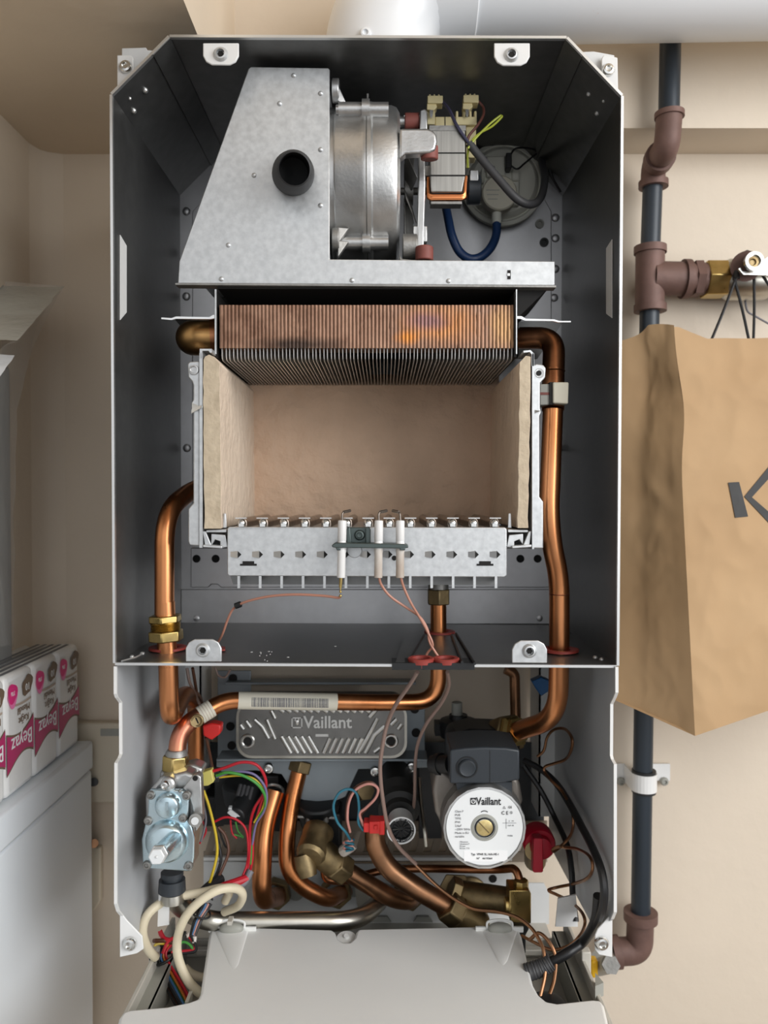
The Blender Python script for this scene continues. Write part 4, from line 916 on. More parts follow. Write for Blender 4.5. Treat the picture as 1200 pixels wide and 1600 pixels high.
m1 = MB(); m1.bb((x0, .50, zb_ - .003), (x1, yr, zb_)); obj('floor_plate', m1, M['box_plastic'], bx)
m1 = MB(); m1.bb((x0, yr - .004, zb_), (x1, yr, zt_ - .022)); m1.bb((x0 + .03, yr - .02, zt_ - .03), (x1 - .03, yr - .012, zt_ - .024)); obj('rear_wall', m1, M['box_plastic'], bx, bevel=.001)
m1 = MB(); m1.bb((x1 - .004, .745, zt_ - .03), (x1 + .005, .755, zt_ + .008)); m1.bb((x0 - .004, .755, zt_ - .03), (x0 + .004, .763, zt_ + .004)); obj('hinge_ear', m1, M['box_plastic'], bx, bevel=.001)
m1 = MB(); m1.prism([cz(930, 1540, -.01), cz(943, 1556, -.01), cz(930, 1562, -.01)], (0, 0, .012)); obj('clip', m1, M['grey_plastic'], bx)
m1 = MB(); m1.pbox(355, 1440, 362, 1446, .75, .01); m1.bb((x0 + .045, .70, zb_), (x0 + .048, .716, zb_ + .03)); obj('divider', m1, M['box_plastic'], bx)
c = onplane(855, 1570, (0, 0, zb_ + .03), (0, 0, 1)); mb = MB(); mb.lathe(Vector((c.x, c.y, zb_)), (0, 0, 1), [(0, .018), (.03, .018), (.032, .0165), (.034, .010), (.034, .0001)], 28); part(obj('gauge_body', mb, M['black'], bx), 'black round gauge body')

# ================================================================== GAS AND WATER PIPES
tag(obj('sensor_clip_pipe', MB().tube([(0, 0, 0), (0, 0, .001)], .0001), M['copper']), 'x', 'x'); bpy.data.objects.remove(bpy.data.objects['sensor_clip_pipe'])
# flow pipe on the right
t = thing('flow_pipe', 'copper pipe down the right side from heat exchanger to pump', 'pipe', W(850, 1140, .75))
pth = PP([(812, 528, .765), (866, 528, .752), (864, 640, .728), (858, 800, .722), (862, 850, .724), (874, 905, .728), (874, 1000, .728), (872, 1122, .735), (790, 1148, .80)])
obj('pipe', MB().tube(fillet(pth[2:], [.03, .02, .03, .03, .03, .022], 8), .0093, 22), M['copper'], t)
obj('elbow', MB().tube(fillet(pth[:2] + [W(864, 606, .735)], .032, 10), .0103, 22), M['copper_dk'], t)
mb = MB(); mb.cyl(W(864.5, 580, .738), W(864, 640, .728), .0103, n=22); mb.lathe(W(864.5, 580, .738), (0, 0, -1), [(-.001, .0103), (0, .0112), (.001, .0103)], 22); obj('sleeve', mb, M['copper_dk'], t)
mb = MB(); mb.lathe(W(874, 928, .728), (0, 0, -1), [(-.0006, .0093), (0, .0097), (.0006, .0093)], 22); obj('solder_ring', mb, M['copper_pink'], t)
t = thing('clip_sensor', 'white and grey clip-on temperature sensor on the right copper pipe', 'sensor', W(868, 632, .71))
obj('clip', MB().ppoly([(844, 600), (860, 600), (860, 632), (844, 633)], .714, .022), M['grey_plastic'], t, bevel=.0006)
obj('clip_slot', MB().pbox(844, 613, 859, 617, .7135, .001), M['rubber'], t)
obj('spring', MB().pbox(859, 597, 866, 632, .712, .022), M['void'], t)
obj('sensor_cap', MB().ppoly([(864, 597), (889, 597), (888, 631), (864, 630)], .710, .022), M['cream_plastic'], t, bevel=.0012)
# return pipe on the left
t = thing('return_pipe', 'copper pipe with brass union down the left side of the casing', 'pipe', W(285, 1200, .78))
obj('pipe', MB().tube(fillet(PP([(356, 748, .80), (300, 765, .775), (257, 800, .715), (257, 960, .715)]), [.02, .045], 10), .0088, 22), M['copper'], t)
obj('pipe', MB().tube(fillet(PP([(258, 940, .715), (261, 1010, .715), (263, 1040, .715), (265, 1126, .715), (288, 1082, .80), (306, 1095, .84), (306, 1195, .85)]), [.0, .0, .02, .02, .015], 9), .0088, 22), M['copper'], t)
a0 = W(258, 961, .715); a1 = W(260, 1002, .715)
d = (a1 - a0)
mb = MB(); mb.hex(a0, a0 + d * .28, .0150); mb.hex(a0 + d * .58, a0 + d * .98, .0160)
obj('union_nut', mb, M['brass'], t, bevel=.0012)
mb = MB(); mb.lathe(a0, d, [(.26, .0125)] + [(.28 + .3 * k / 12, .0135 if k % 2 else .0125) for k in range(13)] + [(.60, .0125)], 24, scale=True); obj('union_thread', mb, M['brass'], t)
# gas supply pipe
t = thing('gas_feed_pipe', 'copper pipe with barcode sticker joining gas valve and burner', 'pipe', W(400, 1190, .78))
gp = PP([(685, 930, .815), (685, 1096, .815), (605, 1098, .80), (350, 1094, .765), (280, 1138, .742), (275, 1196, .735)])
gf = fillet(gp, [.045, .02, .014, .03], 9); kc = len(gf) - 12
obj('pipe', MB().tube(gf[:kc + 1], .0083, 22), M['copper'], t)
part(obj('pipe', MB().tube(gf[kc:], .0083, 22), M['copper_pink'], t), 'pink heat-flushed copper end')
mb = MB(); mb.hex(W(685, 920, .815), W(685, 944, .815), .0125); obj('burner_nut', mb, M['brass_dk'], t, bevel=.001)
mb = MB(); mb.cyl(W(685, 905, .815), W(685, 922, .815), .0105, n=18); obj('burner_socket', mb, M['alu_dk'], t)
pa, pb = W(372, 1094.4, .768), W(526, 1096.8, .7887)
st = part(obj('barcode_sticker', MB().cyl(pa, pb, .00855, n=32), M['sticker'], t), 'cream barcode sticker')
mb = MB(); ax = (pb - pa).normalized(); r = .0090
rnd = random.Random(3); u = .15
while u < .92:
    w = rnd.choice((.004, .006, .009, .012))
    c0 = pa.lerp(pb, u); c1 = pa.lerp(pb, u + w)
    ang = [math.radians(q) for q in (-34, -18, 0, 14, 26)]
    for i in range(4):
        f = lambda c, q: c + Vector((0, -math.cos(q) * r, -math.sin(q) * r * .999 + .0))
        mb.quad(f(c0, -ang[i] * -1), f(c1, -ang[i] * -1), f(c1, -ang[i + 1] * -1), f(c0, -ang[i + 1] * -1))
    u += w + rnd.choice((.004, .005, .008))
obj('barcode', mb, M['inkgrey'], st)
pa, pb = W(331, 1106, .758), W(312, 1118, .7525)
obj('paper_band', MB().cyl(pa, pb, .0087, n=28), M['sticker'], t)
mb = MB()
for k in range(4):
    c = pa.lerp(pb, .2 + .2 * k); mb.lathe(c, pb - pa, [(-.0003, .0088), (.0003, .0088)], 28, ph=0)
o = obj('band_print', mb, M['taupe'], t)
c = W(308, 1126, .737)
mb = MB(); mb.cyl(W(306, 1126, .75), W(308, 1126, .735), .0062, n=20); mb.ring(W(308, 1126, .7345), TOCAM, .005, .0012); obj('test_nipple', mb, M['brass_dk'], t)
obj('nipple_slot', MB().box(W(308, 1126, .7345), (.0012, .0004, .006), Matrix.Rotation(-.4, 3, 'Y')), M['void'], t)
mb = MB(); mb.hex(W(275, 1179, .735), W(274, 1203, .735), .0128); obj('valve_nut', mb, M['brass'], t, bevel=.0015)
mb = MB(); mb.lathe(W(275.5, 1171, .735), (0, 0, -1), [(0, .0083), (.002, .0098), (.006, .0105)], 22); obj('solder_collar', mb, M['alu_dk'], t)
tag(obj('thin_copper_pipe', MB().tube(fillet(PP([(790, 1045, .89), (804, 1052, .89), (806, 1140, .89)]), .02, 8), .0060, 16), M['copper_brown']), 'thin brown copper pipe dropping behind the pump below the casing', 'pipe')
# hot and cold pipes into the connection plate
def hexring(px, py, Y, r, m, parent, depth=.012):
    c = W(px, py, Y)
    mb = MB(); mb.lathe(c, (0, 1, 0), [(0, r * .72), (0, r), (depth, r), (depth, r * .72)], 6, closed=True, ph=.3)
    return obj('wall_nut', mb, m, parent, bevel=.001)
t = thing('tap_pipe', 'thick copper pipe dropping into the leftmost connection nut', 'pipe', W(410, 1410, .85), 'copper tap pipes')
obj('pipe', MB().tube(fillet(PP([(430, 1236, .86), (413, 1290, .845), (409, 1345, .835), (409, 1406, .835), (440, 1400, .93)]), [.03, .03, .022], 9), .0104, 22), M['copper'], t)
hexring(430, 1400, .908, .0180, M['brass_dk'], t)
t = thing('tap_pipe', 'bent copper pipe curving right into the second connection nut', 'pipe', W(480, 1405, .87), 'copper tap pipes')
pth = PP([(470, 1195, .875), (455, 1255, .86), (448, 1310, .848), (448, 1356, .845), (470, 1384, .85), (512, 1406, .862), (540, 1392, .93)])
obj('pipe', MB().tube(fillet(pth, [.03, .03, .03, .03, .02], 8), .0090, 22), M['copper'], t)
mb = MB(); mb.hex(W(472, 1188, .876), W(467, 1206, .873), .0135); obj('top_nut', mb, M['brass_dk'], t, bevel=.001)
hexring(525, 1397, .908, .0190, M['brass_dk'], t)
t = thing('elbow_pipe', 'dark brass elbow with hexagon nut and brown pipe slanting right', 'pipe', W(560, 1400, .86))
mb = MB(); mb.tube(PP([(492, 1324, .826), (522, 1349, .835)]), .0152, 24); a_ = W(499, 1296, .845); b_ = W(484, 1340, .812); mb.lathe(a_, b_ - a_, [(0, .0145), (.06, .0168), (.22, .0168), (.26, .0158), (.9, .0158), (1, .013)], 16, scale=True)
mb.lathe(W(474, 1335, .82), Vector((.3, -.3, -1)), [(0, .010), (.012, .011), (.022, .009)], 18)
obj('elbow', mb, M['brass_dk'], t)
d = (W(537, 1362, .845) - W(516, 1346, .835)); mb = MB(); mb.hex(W(519, 1347, .832), W(537, 1360, .842), .0165); obj('hexagon_nut', mb, M['brass_dk'], t, bevel=.0015)
obj('pipe', MB().tube(fillet(PP([(530, 1354, .84), (612, 1404, .862), (640, 1408, .88), (650, 1396, .93)]), [.02, .015], 8), .0098, 22), M['copper_brown'], t)
hexring(640, 1400, .908, .0190, M['brass_dk'], t)
t = thing('inlet_pipe', 'thick copper pipe slanting down to the brass stop valve', 'pipe', W(640, 1400, .82))
pth = PP([(592, 1278, .83), (583, 1310, .82), (602, 1354, .82), (650, 1388, .822), (712, 1424, .828)])
obj('pipe', MB().tube(fillet(pth, [.03, .035, .03], 9), .0106, 22), M['copper_brown'], t)
t = thing('stop_valve', 'brass stop valve with square block under the pump', 'valve', W(760, 1440, .84))
da = W(725, 1436, .828) - W(700, 1414, .826)
mb = MB(); mb.hex(W(697, 1412, .826), W(716, 1428, .828), .0178); obj('hexagon_nut', mb, M['brass_dk'], t, bevel=.0015)
mb = MB(); mb.cyl(W(714, 1426, .828), W(752, 1450, .832), .0165, .0150, 24); mb.cyl(W(716, 1398, .85), W(800, 1408, .83), .0150, .0135, 24); mb.hex(W(712, 1395, .875), W(712, 1395, .86), .021); mb.lathe(W(735, 1393, .925), TOCAM, [(0, .019), (.004, .019), (.006, .014), (.06, .0135)], 24)
mb.hex(W(702, 1392, .842), W(716, 1398, .842), .0165)
obj('valve_body', mb, M['brass_dk'], t, bevel=.001)
mb = MB(); mb.cyl(W(789, 1414, .80), W(798, 1414, .80), .0082, n=20); mb.ring(W(795, 1414, .80), (1, 0, 0), .0085, .0012); obj('gland', mb, M['brass'], t)
mb = MB(); mb.ppoly([(796, 1391), (826, 1391), (830, 1397), (830, 1444), (798, 1441), (796, 1436)], .792, .024); obj('square_block', mb, M['brass'], t, bevel=.0012)
mb = MB(); mb.lathe(W(814, 1395, .804), W(814, 1374, .804) - W(814, 1395, .804), [(0, .0058), (.15, .0062), (.25, .0072), (.3, .0078), (.75, .0078), (.95, .0072), (1, .005)], 8, scale=True); obj('compression_nut', mb, M['brass'], t)
mb = MB(); mb.lathe(W(813, 1441, .804), (0, 0, -1), [(0, .0085), (.006, .0085), (.010, .0065), (.012, .0055), (.03, .0055)], 20); part(obj('drain_plug', mb, M['black'], t), 'black plastic outlet')
tag(obj('bypass_pipe', MB().tube(fillet(PP([(506, 1358, .86), (508, 1374, .86), (535, 1378, .868), (600, 1358, .885), (660, 1357, .87), (778, 1359, .835), (807, 1356, .812), (815, 1388, .804)]), [.015, .02, .02, .02, .02, .025], 8), .0042, 14), M['copper_dk']), 'thin copper pipe running behind the pump to the brass block', 'pipe')
t = thing('nickel_gas_pipe', 'dull nickel pipe from under the gas valve across to the right', 'pipe', W(420, 1450, .79))
obj('pipe', MB().tube(fillet(PP([(268, 1385, .745), (277, 1412, .755), (322, 1440, .79), (556, 1440, .815), (592, 1412, .87), (602, 1390, .935)]), [.02, .02, .028, .03], 9), .0096, 22), M['steel_pipe'], t)
mb = MB(); mb.lathe(W(269, 1362, .742), (0, -.05, -1), [(0, .0105), (.004, .0105), (.004, .009), (.007, .009), (.007, .0122), (.018, .0128), (.0195, .0112), (.0195, .0001)], 28); part(obj('rubber_collar', mb, M['dark'], t), 'black rubber collar')
mb = MB(); mb.lathe(W(270, 1388, .745), (0, 0, -1), [(0, .0095), (.008, .0115), (.012, .0118)], 24); obj('flare', mb, M['steel_pipe'], t)

# ================================================================== GAS VALVE
gv = thing('gas_valve', 'blue zinc-plated gas valve with protruding hexagon spindle at lower left', 'valve', W(265, 1362, .74))
YG = .706
mb = MB(); mb.ppoly([(226, 1244), (250, 1216), (290, 1206), (304, 1212), (306, 1262), (304, 1300), (300, 1330), (300, 1360), (228, 1356)], YG + .006, .030); mb.ppoly([(262, 1206), (300, 1194), (318, 1202), (300, 1240), (268, 1240)], YG + .022, .02); mb.cyl(W(272, 1203, .735), W(270, 1240, .735), .0125, n=22); mb.cyl(W(262, 1226, .70), W(276, 1212, .74), .0068, n=18)
obj('valve_body', mb, M['alu'], gv, bevel=.003, seg=3)
mb = MB(); mb.ppoly([(285, 1232), (302, 1212), (308, 1210), (314, 1214), (316, 1262), (316, 1285), (306, 1300), (300, 1260), (294, 1240)], YG - .001, .01); obj('side_lug', mb, M['alu'], gv, bevel=.001)
obj('lug_hole', MB().lathe(W(305, 1216, YG - .0012), TOCAM, [(0, .0024), (.0004, .0024)], 14), M['void'], gv)
pp = [(232, 1236), (236, 1234), (284, 1235), (291, 1240), (295, 1248), (293, 1280), (300, 1294), (304, 1310), (303, 1340), (299, 1361), (292, 1362), (228, 1357), (223, 1352), (221, 1312), (229, 1280), (231, 1270)]
cvp = obj('cover_plate', MB().ppoly(pp, YG - .004, .005), M['zinc'], gv, bevel=.0012)
def dome(cx, cy, r, h, sx=1.0):
    c = W(cx, cy, YG - .004); rr = R(r, YG)
    return MB().lathe(c, TOCAM, [(-.001, rr), (.0004, rr), (h * .5, rr * .93), (h * .9, rr * .82), (h, rr * .74), (h, .0001)], 40)
obj('dome', dome(263, 1258, 21, .0065), M['zinc'], cvp); obj('dome', dome(261, 1314, 34, .009), M['zinc'], cvp)
mb = MB(); mb.pbox(258, 1254, 263, 1266, YG - .0115, .001); o = obj('embossed_arrow', mb, M['zinc'], cvp)
sp = MB().cyl(W(272, 1310, YG - .010), W(249, 1334, YG - .052), .0072, n=24); obj('spindle', sp, M['zinc'], gv)
a = W(250, 1332, YG - .049); b = W(244.5, 1339, YG - .064); dd = (b - a)
mb = MB(); mb.hex(a, a.lerp(b, .45), .0080); obj('spindle_nut', mb, M['chrome'], gv, bevel=.0006)
mb = MB(); mb.hex(a.lerp(b, .4), b, .0068); mb.sph(b, .0012); part(obj('spindle_cap', mb, mat('pale_hexagon_plastic', (.78, .80, .80), .35, .2), gv, bevel=.0008), 'pale hexagon cap')
for x, y in ((236, 1242), (291.5, 1243), (232, 1282), (286, 1278), (230, 1351), (295, 1352)): obj('screw', screw_mb(W(x, y, YG - .004), TOCAM, .0040), M['alu_dk'], cvp)
obj('screw', screw_mb(W(258, 1227, .699), TOCAM, .0040), M['chrome'], gv)
mb = MB(); mb.cyl(W(310, 1273, YG + .01), W(305, 1282, YG - .010), .0058, n=20); obj('test_point', mb, M['alu_dk'], gv)
obj('test_screw', MB().cyl(W(305, 1282, YG - .010), W(304.5, 1283, YG - .0125), .0034, n=14), M['chrome'], gv)
for x, y in ((281, 1236), (289, 1355)): obj('pin', MB().sph(W(x, y, YG - .004), .0016), M['alu_dk'], cvp)

# ================================================================== PLATE HEAT EXCHANGER
ph_ = thing('plate_heat_exchanger', 'dark stamped-metal plate heat exchanger with slanted ribs behind the sticker pipe', 'heat exchanger', W(505, 1186, .87))
YH2 = .84
def rrect(x0, y0, x1, y1, r, n=6):
    o = []
    for cx, cy, s in ((x1 - r, y0 + r, -90), (x1 - r, y1 - r, 0), (x0 + r, y1 - r, 90), (x0 + r, y0 + r, 180)):
        for k in range(n + 1):
            q = math.radians(s + 90 * k / n); o.append((cx + r * math.cos(q), cy + r * math.sin(q)))
    return o
obj('stack', MB().ppoly(rrect(371, 1098, 634, 1183, 22), YH2 + .003, .05), M['hxplate'], ph_)
obj('rim', MB().ppoly(rrect(369, 1096, 636, 1185, 24), YH2 + .001, .003), M['steel_pipe'], ph_)
obj('front_plate', MB().ppoly(rrect(373, 1099, 632, 1181, 21), YH2, .003), M['hxplate'], ph_)
def rib(pts, r=.0024): return MB().tube(PP([(x, y, YH2) for x, y in pts]), r, 10)
ribs = [[(440 + 10.5 * k, 1150), (455 + 10.5 * k, 1176)] for k in range(5)] + [[(516 - 0 + 10 * k, 1153), (506 + 10 * k, 1176)] for k in range(6)]
ribs += [[(376, 1132), (381, 1139)], [(385, 1126), (392, 1136)], [(398, 1124), (410, 1135), (420, 1153)], [(417, 1124), (430, 1154)], [(424, 1110), (430, 1122)], [(590, 1122), (561, 1176)], [(601, 1134), (585, 1148), (571, 1176)], [(620, 1123), (611, 1132)], [(628, 1131), (622, 1139)], [(588, 1108), (577, 1120)], [(594, 1168), (585, 1175)]]
for k in range(13):
    if k > 5 and k < 14: ribs.append([(440 + 11 * k, 1108), (446 + 11 * k, 1112)])
    else: ribs.append([(438 + 11 * k, 1108), (444 + 11 * k, 1112)])
mb = MB()
for r_ in ribs: g = rib(r_, .0026); mb.add(g.v, g.f)
mb.pbox(493, 1147, 513, 1151, YH2 - .001, .002)
obj('pressed_ribs', mb, M['hxrib'], ph_)
for x, y in ((387, 1158), (611, 1158)):
    po = obj('port', MB().ring(W(x, y, YH2 - .0004), TOCAM, .0062, .0018, 28, 10), M['hxrib'], ph_); obj('port_hole', MB().lathe(W(x, y, YH2 - .0002), TOCAM, [(0, .005), (.0003, .005)], 20), M['void'], po)
def face_m(c, rx=0): return Matrix(((1, 0, 0, c.x), (0, 0, -1, c.y), (0, 1, 0, c.z), (0, 0, 0, 1)))
mb = MB().text('Vaillant', .0185, face_m(W(512, 1129, YH2 - .0004)), .0008, width=.052, bold=.00028); obj('embossed_lettering', mb, M['hxrib'], ph_)
cq = W(464, 1129, YH2 - .0004)
mb = MB(); [mb.box(cq + Vector(o_), s_) for o_, s_ in (((-.0052, 0, 0), (.0012, .0016, .0115)), ((.0052, 0, 0), (.0012, .0016, .0115)), ((0, 0, .0052), (.0115, .0016, .0012)), ((0, 0, -.0052), (.0115, .0016, .0012)))]; mb.sph(cq, .0030, (.8, .3, 1.1)); mb.box(cq + Vector((-.0016, 0, .0035)), (.001, .001, .004)); mb.box(cq + Vector((.0016, 0, .0035)), (.001, .001, .004)); obj('embossed_emblem', mb, M['hxrib'], ph_)
t = thing('exchanger_bracket', 'blue-grey sheet bracket behind and under the plate heat exchanger', 'bracket', W(500, 1215, .89))
mb = MB(); mb.ppoly([(338, 1190), (640, 1186), (668, 1188), (668, 1200), (560, 1202), (540, 1245), (500, 1262), (462, 1245), (440, 1210), (400, 1204), (338, 1206)], .870, .002); mb.pbox(338, 1186, 668, 1190, .845, .03)
mb.ppoly([(340, 1048), (392, 1048), (392, 1190), (340, 1190)], .905, .002); mb.ppoly([(634, 1096), (664, 1096), (664, 1190), (634, 1190)], .885, .002); mb.pbox(352, 1066, 650, 1070, .895, .02)
obj('sheet', mb, M['plate_blue'], t, bevel=.0006)
mb = MB()
for x, y in ((420, 1200), (586, 1205), (643, 1198)): g = screw_mb(W(x, y, .868), TOCAM, .006); mb.add(g.v, g.f)
obj('screw', mb, M['chrome'], t)
each('hole', M['void'], t, lambda mb, x, y: mb.lathe(W(x, y, .884 if x > 600 else .904), TOCAM, [(0, .005), (.0004, .005)], 16), ((648, 1108), (650, 1145), (360, 1135), (362, 1165), (364, 1060)))
obj('light_rail', MB().pbox(304, 1049, 313, 1092, .93, .004), M['white'], t)

# ================================================================== PUMP
pm = thing('circulation_pump', 'round grey circulation pump with white name plate and dark terminal box', 'pump', W(757, 1360, .76))
YQ = .712
c = W(757, 1293, YQ); r = R(66, YQ); ra = R(61, YQ)
obj('motor_shell', MB().lathe(W(757, 1293, YQ + .012), (0, 1, 0), [(0, r * .97), (.004, r * 1.0), (.03, r * 1.04), (.055, r * 1.06), (.056, r * .5)], 44), M['alu_dk'], pm)
mb = MB(); mb.lathe(W(757, 1293, YQ), (0, 1, 0), [(0, ra), (-.0012, ra * 1.015), (-.001, r * .985), (.002, r * 1.0), (.012, r * 1.0), (.013, r * .96), (.013, ra * .5), (.001, ra * .5)], 22, closed=False)
obj('front_ring', mb, M['alu'], pm)
mb = MB(); mb.lathe(W(757, 1292, YQ - .0002), TOCAM, [(0, ra * .985), (.0005, ra * .985), (.0005, .0001)], 64); lab = obj('name_plate', mb, M['label'], pm)
mb = MB(); mb.pbox(725, 1329, 793, 1346, YQ - .0009, .0003); obj('type_sticker', mb, mat('white_sticker', s2l(246, 246, 246), .4), lab)
mb = MB(); mb.lathe(W(757, 1293, YQ - .0006), TOCAM, [(0, R(21.5, YQ)), (.0006, R(21, YQ)), (.0012, R(17, YQ)), (-.002, R(15.5, YQ)), (-.002, .0001)], 40); obj('centre_ring', mb, M['grey_plastic'], pm); 
mb = MB(); mb.ring(W(757, 1293, YQ - .0006), TOCAM, R(14.5, YQ), .0009, 36, 8); obj('o_ring', mb, M['black'], pm)
vs_ = MB(); vs_.lathe(W(757, 1293, YQ + .001), TOCAM, [(0, R(14, YQ)), (.0018, R(13.6, YQ)), (.002, R(13, YQ)), (.002, .0001)], 36); vp = obj('vent_screw', vs_, mat('bright_brass_screw', (.68, .52, .22), .36, .9, col2=(.80, .65, .33), scale=300), pm)
obj('screw_slot', MB().box(W(756, 1293, YQ - .0012), (.0011, .0004, .0135), Matrix.Rotation(-.75, 3, 'Y')), M['brass_dk'], vp)
ct = lambda x, y: face_m(W(x, y, YQ - .0012))
def write(s, x, y, size, m='ink', al='CENTER', width=None, dep=.00012, bold=0): return obj('lettering', MB().text(s, size, ct(x, y), dep, al, width, bold), M[m], lab)
write('Vaillant', 763.5, 1252.5, .0098, 'ink', 'CENTER', .0225, .0002, .00010)
e = W(739.5, 1252, YQ - .0012)
mb = MB(); mb.box(e, (.0050, .0002, .0062)); em = obj('emblem', mb, M['ink'], lab, bevel=.0004)
mb = MB(); mb.lathe(e + Vector((0, -.0001, 0)), TOCAM, [(0, .0021), (.0002, .0021)], 20); obj('emblem_oval', mb, M['label'], em)
mb = MB(); mb.box(e + Vector((-.0008, -.0004, .0006)), (.0006, .0002, .0022), Matrix.Rotation(.25, 3, 'Y')); mb.box(e + Vector((.0008, -.0004, .0006)), (.0006, .0002, .0022), Matrix.Rotation(-.25, 3, 'Y')); mb.lathe(e + Vector((0, -.0003, -.0007)), TOCAM, [(0, .0008), (.0001, .0008)], 12); obj('emblem_figure', mb, M['ink'], em)
for i, s in enumerate(('Class F', 'PUB', 'TF95', 'IP44', '2,6µF', '~230V 50Hz', 'Made in EU', 'variable')):
    write(s, 711, 1268 + i * 5.6, .0027, 'inkgrey', 'LEFT', None, .00006)
for i, s in enumerate(('DE-patent', 'US-patent P', 'EU-pat.', 'EU-pat. T15')): write(s, 718.5, 1315.5 + i * 3.4, .0018, 'inkgrey', 'LEFT', None, .00006)
write('Typ  VPAR 5L.16/6-HE-1', 758, 1335, .0027, 'ink', 'CENTER', .025); write('N°   4619364', 757, 1341.5, .0024, 'ink', 'CENTER', .014)
write('C E', 789, 1270.5, .0046, 'ink', 'CENTER', .006); write('GS', 797, 1261.5, .003, 'ink'); write('Ⓢ', 799, 1270, .003, 'inkgrey'); write('△', 788, 1262, .003, 'inkgrey')
mb = MB(); mb.box(W(796, 1286, YQ - .0011), (.0125, .0001, .0003)); mb.box(W(791, 1287, YQ - .0011), (.0003, .0001, .009)); obj('table_lines', mb, M['inkgrey'], lab)
write('A    W', 799, 1283, .0016, 'inkgrey'); write('0,37  85', 798.5, 1290, .0016, 'inkgrey'); write('191002', 797, 1306, .0016, 'inkgrey')
q = [W(757 + 8 * math.sin(a_), 1274 - 8 * math.cos(a_) + 1, YQ - .0011) for a_ in [(-.7 + .14 * k) for k in range(11)]]
obj('direction_arc', MB().tube(q, .00035, 6), M['ink'], lab)
# pump volute behind, terminal box
mcast = mat('dull_brown_casting', (.24, .215, .19), .5, .8, col2=(.33, .30, .27), scale=40)
for pts, dp in (([(676, 1236), (680, 1208), (692, 1204), (712, 1218), (724, 1250), (720, 1310), (696, 1300), (680, 1270)], .05), ([(796, 1208), (812, 1220), (818, 1256), (806, 1268), (796, 1240)], .03)): obj('volute', MB().ppoly(pts, .75, dp), mcast, pm, bevel=.004, seg=3)
tbp = [(703, 1172), (728, 1169), (757, 1167.5), (790, 1168.5), (812, 1172), (812, 1219), (790, 1223), (757, 1225), (703, 1225)]
obj('terminal_box', MB().ppoly(tbp, .716, .055), M['dark'], pm, bevel=.0018, seg=3)
obj('box_neck', MB().ppoly([(712, 1222), (800, 1222), (800, 1240), (716, 1240)], .724, .04), M['dark'], pm)
mb = MB(); mb.ppoly([(700, 1168), (704, 1150), (735, 1141), (790, 1143), (806, 1152), (814, 1168), (814, 1215), (700, 1215)], .785, .05); obj('rear_housing', mb, M['black'], pm, bevel=.006, seg=3)
cc_ = W(729.5, 1199, .716)
obj('dial_rim', MB().lathe(cc_, TOCAM, [(-.001, .0103), (.0006, .0100), (.0006, .0088), (-.003, .0086), (-.003, .0001)], 40), M['black'], pm)
obj('dial', MB().lathe(cc_, TOCAM, [(-.003, .0077), (.0030, .0077), (.0040, .0068), (.0034, .0050), (.0034, .0001)], 40), M['dark'], pm)
obj('box_seam', MB().pbox(765, 1173, 766, 1223, .7157, .0006), M['black'], pm)
mb = MB(); mb.cyl(W(676, 1194, .76), W(704, 1194, .745), .0085, n=20); mb.cyl(W(684, 1194, .757), W(690, 1194, .754), .0105, n=20); obj('cable_gland', mb, M['black'], pm)
# brass union between pump and flow pipe
u0, u1 = W(788, 1132, .80), W(806, 1158, .775)
t = thing('pump_union', 'brass union nut tilted behind the dark terminal box', 'union', W(797, 1160, .785))
ua = W(783, 1150, .81); ub = W(800, 1144, .793); uc = W(812, 1140, .783)
mb = MB(); mb.hex(ua, ub, .0195); obj('hexagon_nut', mb, M['brass_dk'], t, bevel=.001); mb = MB(); mb.lathe(ub, uc - ub, [(0, .0165), (.4, .0165), (.6, .013), (1, .0125)], 6, scale=True); obj('union_tail', mb, M['brass'], t)
t = thing('air_vent', 'black automatic air vent with grey cap behind the pump', 'air vent', W(715, 1150, .87))
mb = MB(); mb.lathe(W(716, 1150, .875), (0, 0, 1), [(0, .020), (.012, .022), (.018, .020), (.02, .011), (.024, .010), (.024, .0001)], 28); mb.pbox(680, 1132, 745, 1150, .87, .02); obj('body', mb, M['black'], t)
obj('cap', MB().lathe(W(714, 1120, .875), (0, 0, 1), [(0, .0062), (.016, .0058), (.0165, .005), (.0165, .0001)], 20), M['grey_plastic'], t)
# red drain tap
t = thing('red_tap', 'crimson plastic lever tap right of the pump name plate', 'tap', W(840, 1366, .80))
mb = MB(); mb.lathe(W(838, 1308, .825), TOCAM, [(0, R(25, .82)), (.018, R(25, .82)), (.020, R(23, .82)), (.020, R(17, .82)), (.028, R(16, .82)), (.029, .0001)], 36); obj('knob', mb, M['red'], t)
obj('lever', MB().ppoly([(834, 1310), (848, 1310), (849, 1362), (847, 1364), (834.5, 1364), (833, 1362)], .786, .012), M['red'], t, bevel=.0012)
obj('valve_stem', MB().cyl(W(834, 1330, .85), W(834, 1330, .80), .009, n=20), M['brass_dk'], t)
mb = MB(); mb.cyl(W(836, 1345, .87), W(838, 1310, .83), .012, n=18); obj('valve_neck', mb, M['brass_dk'], t)

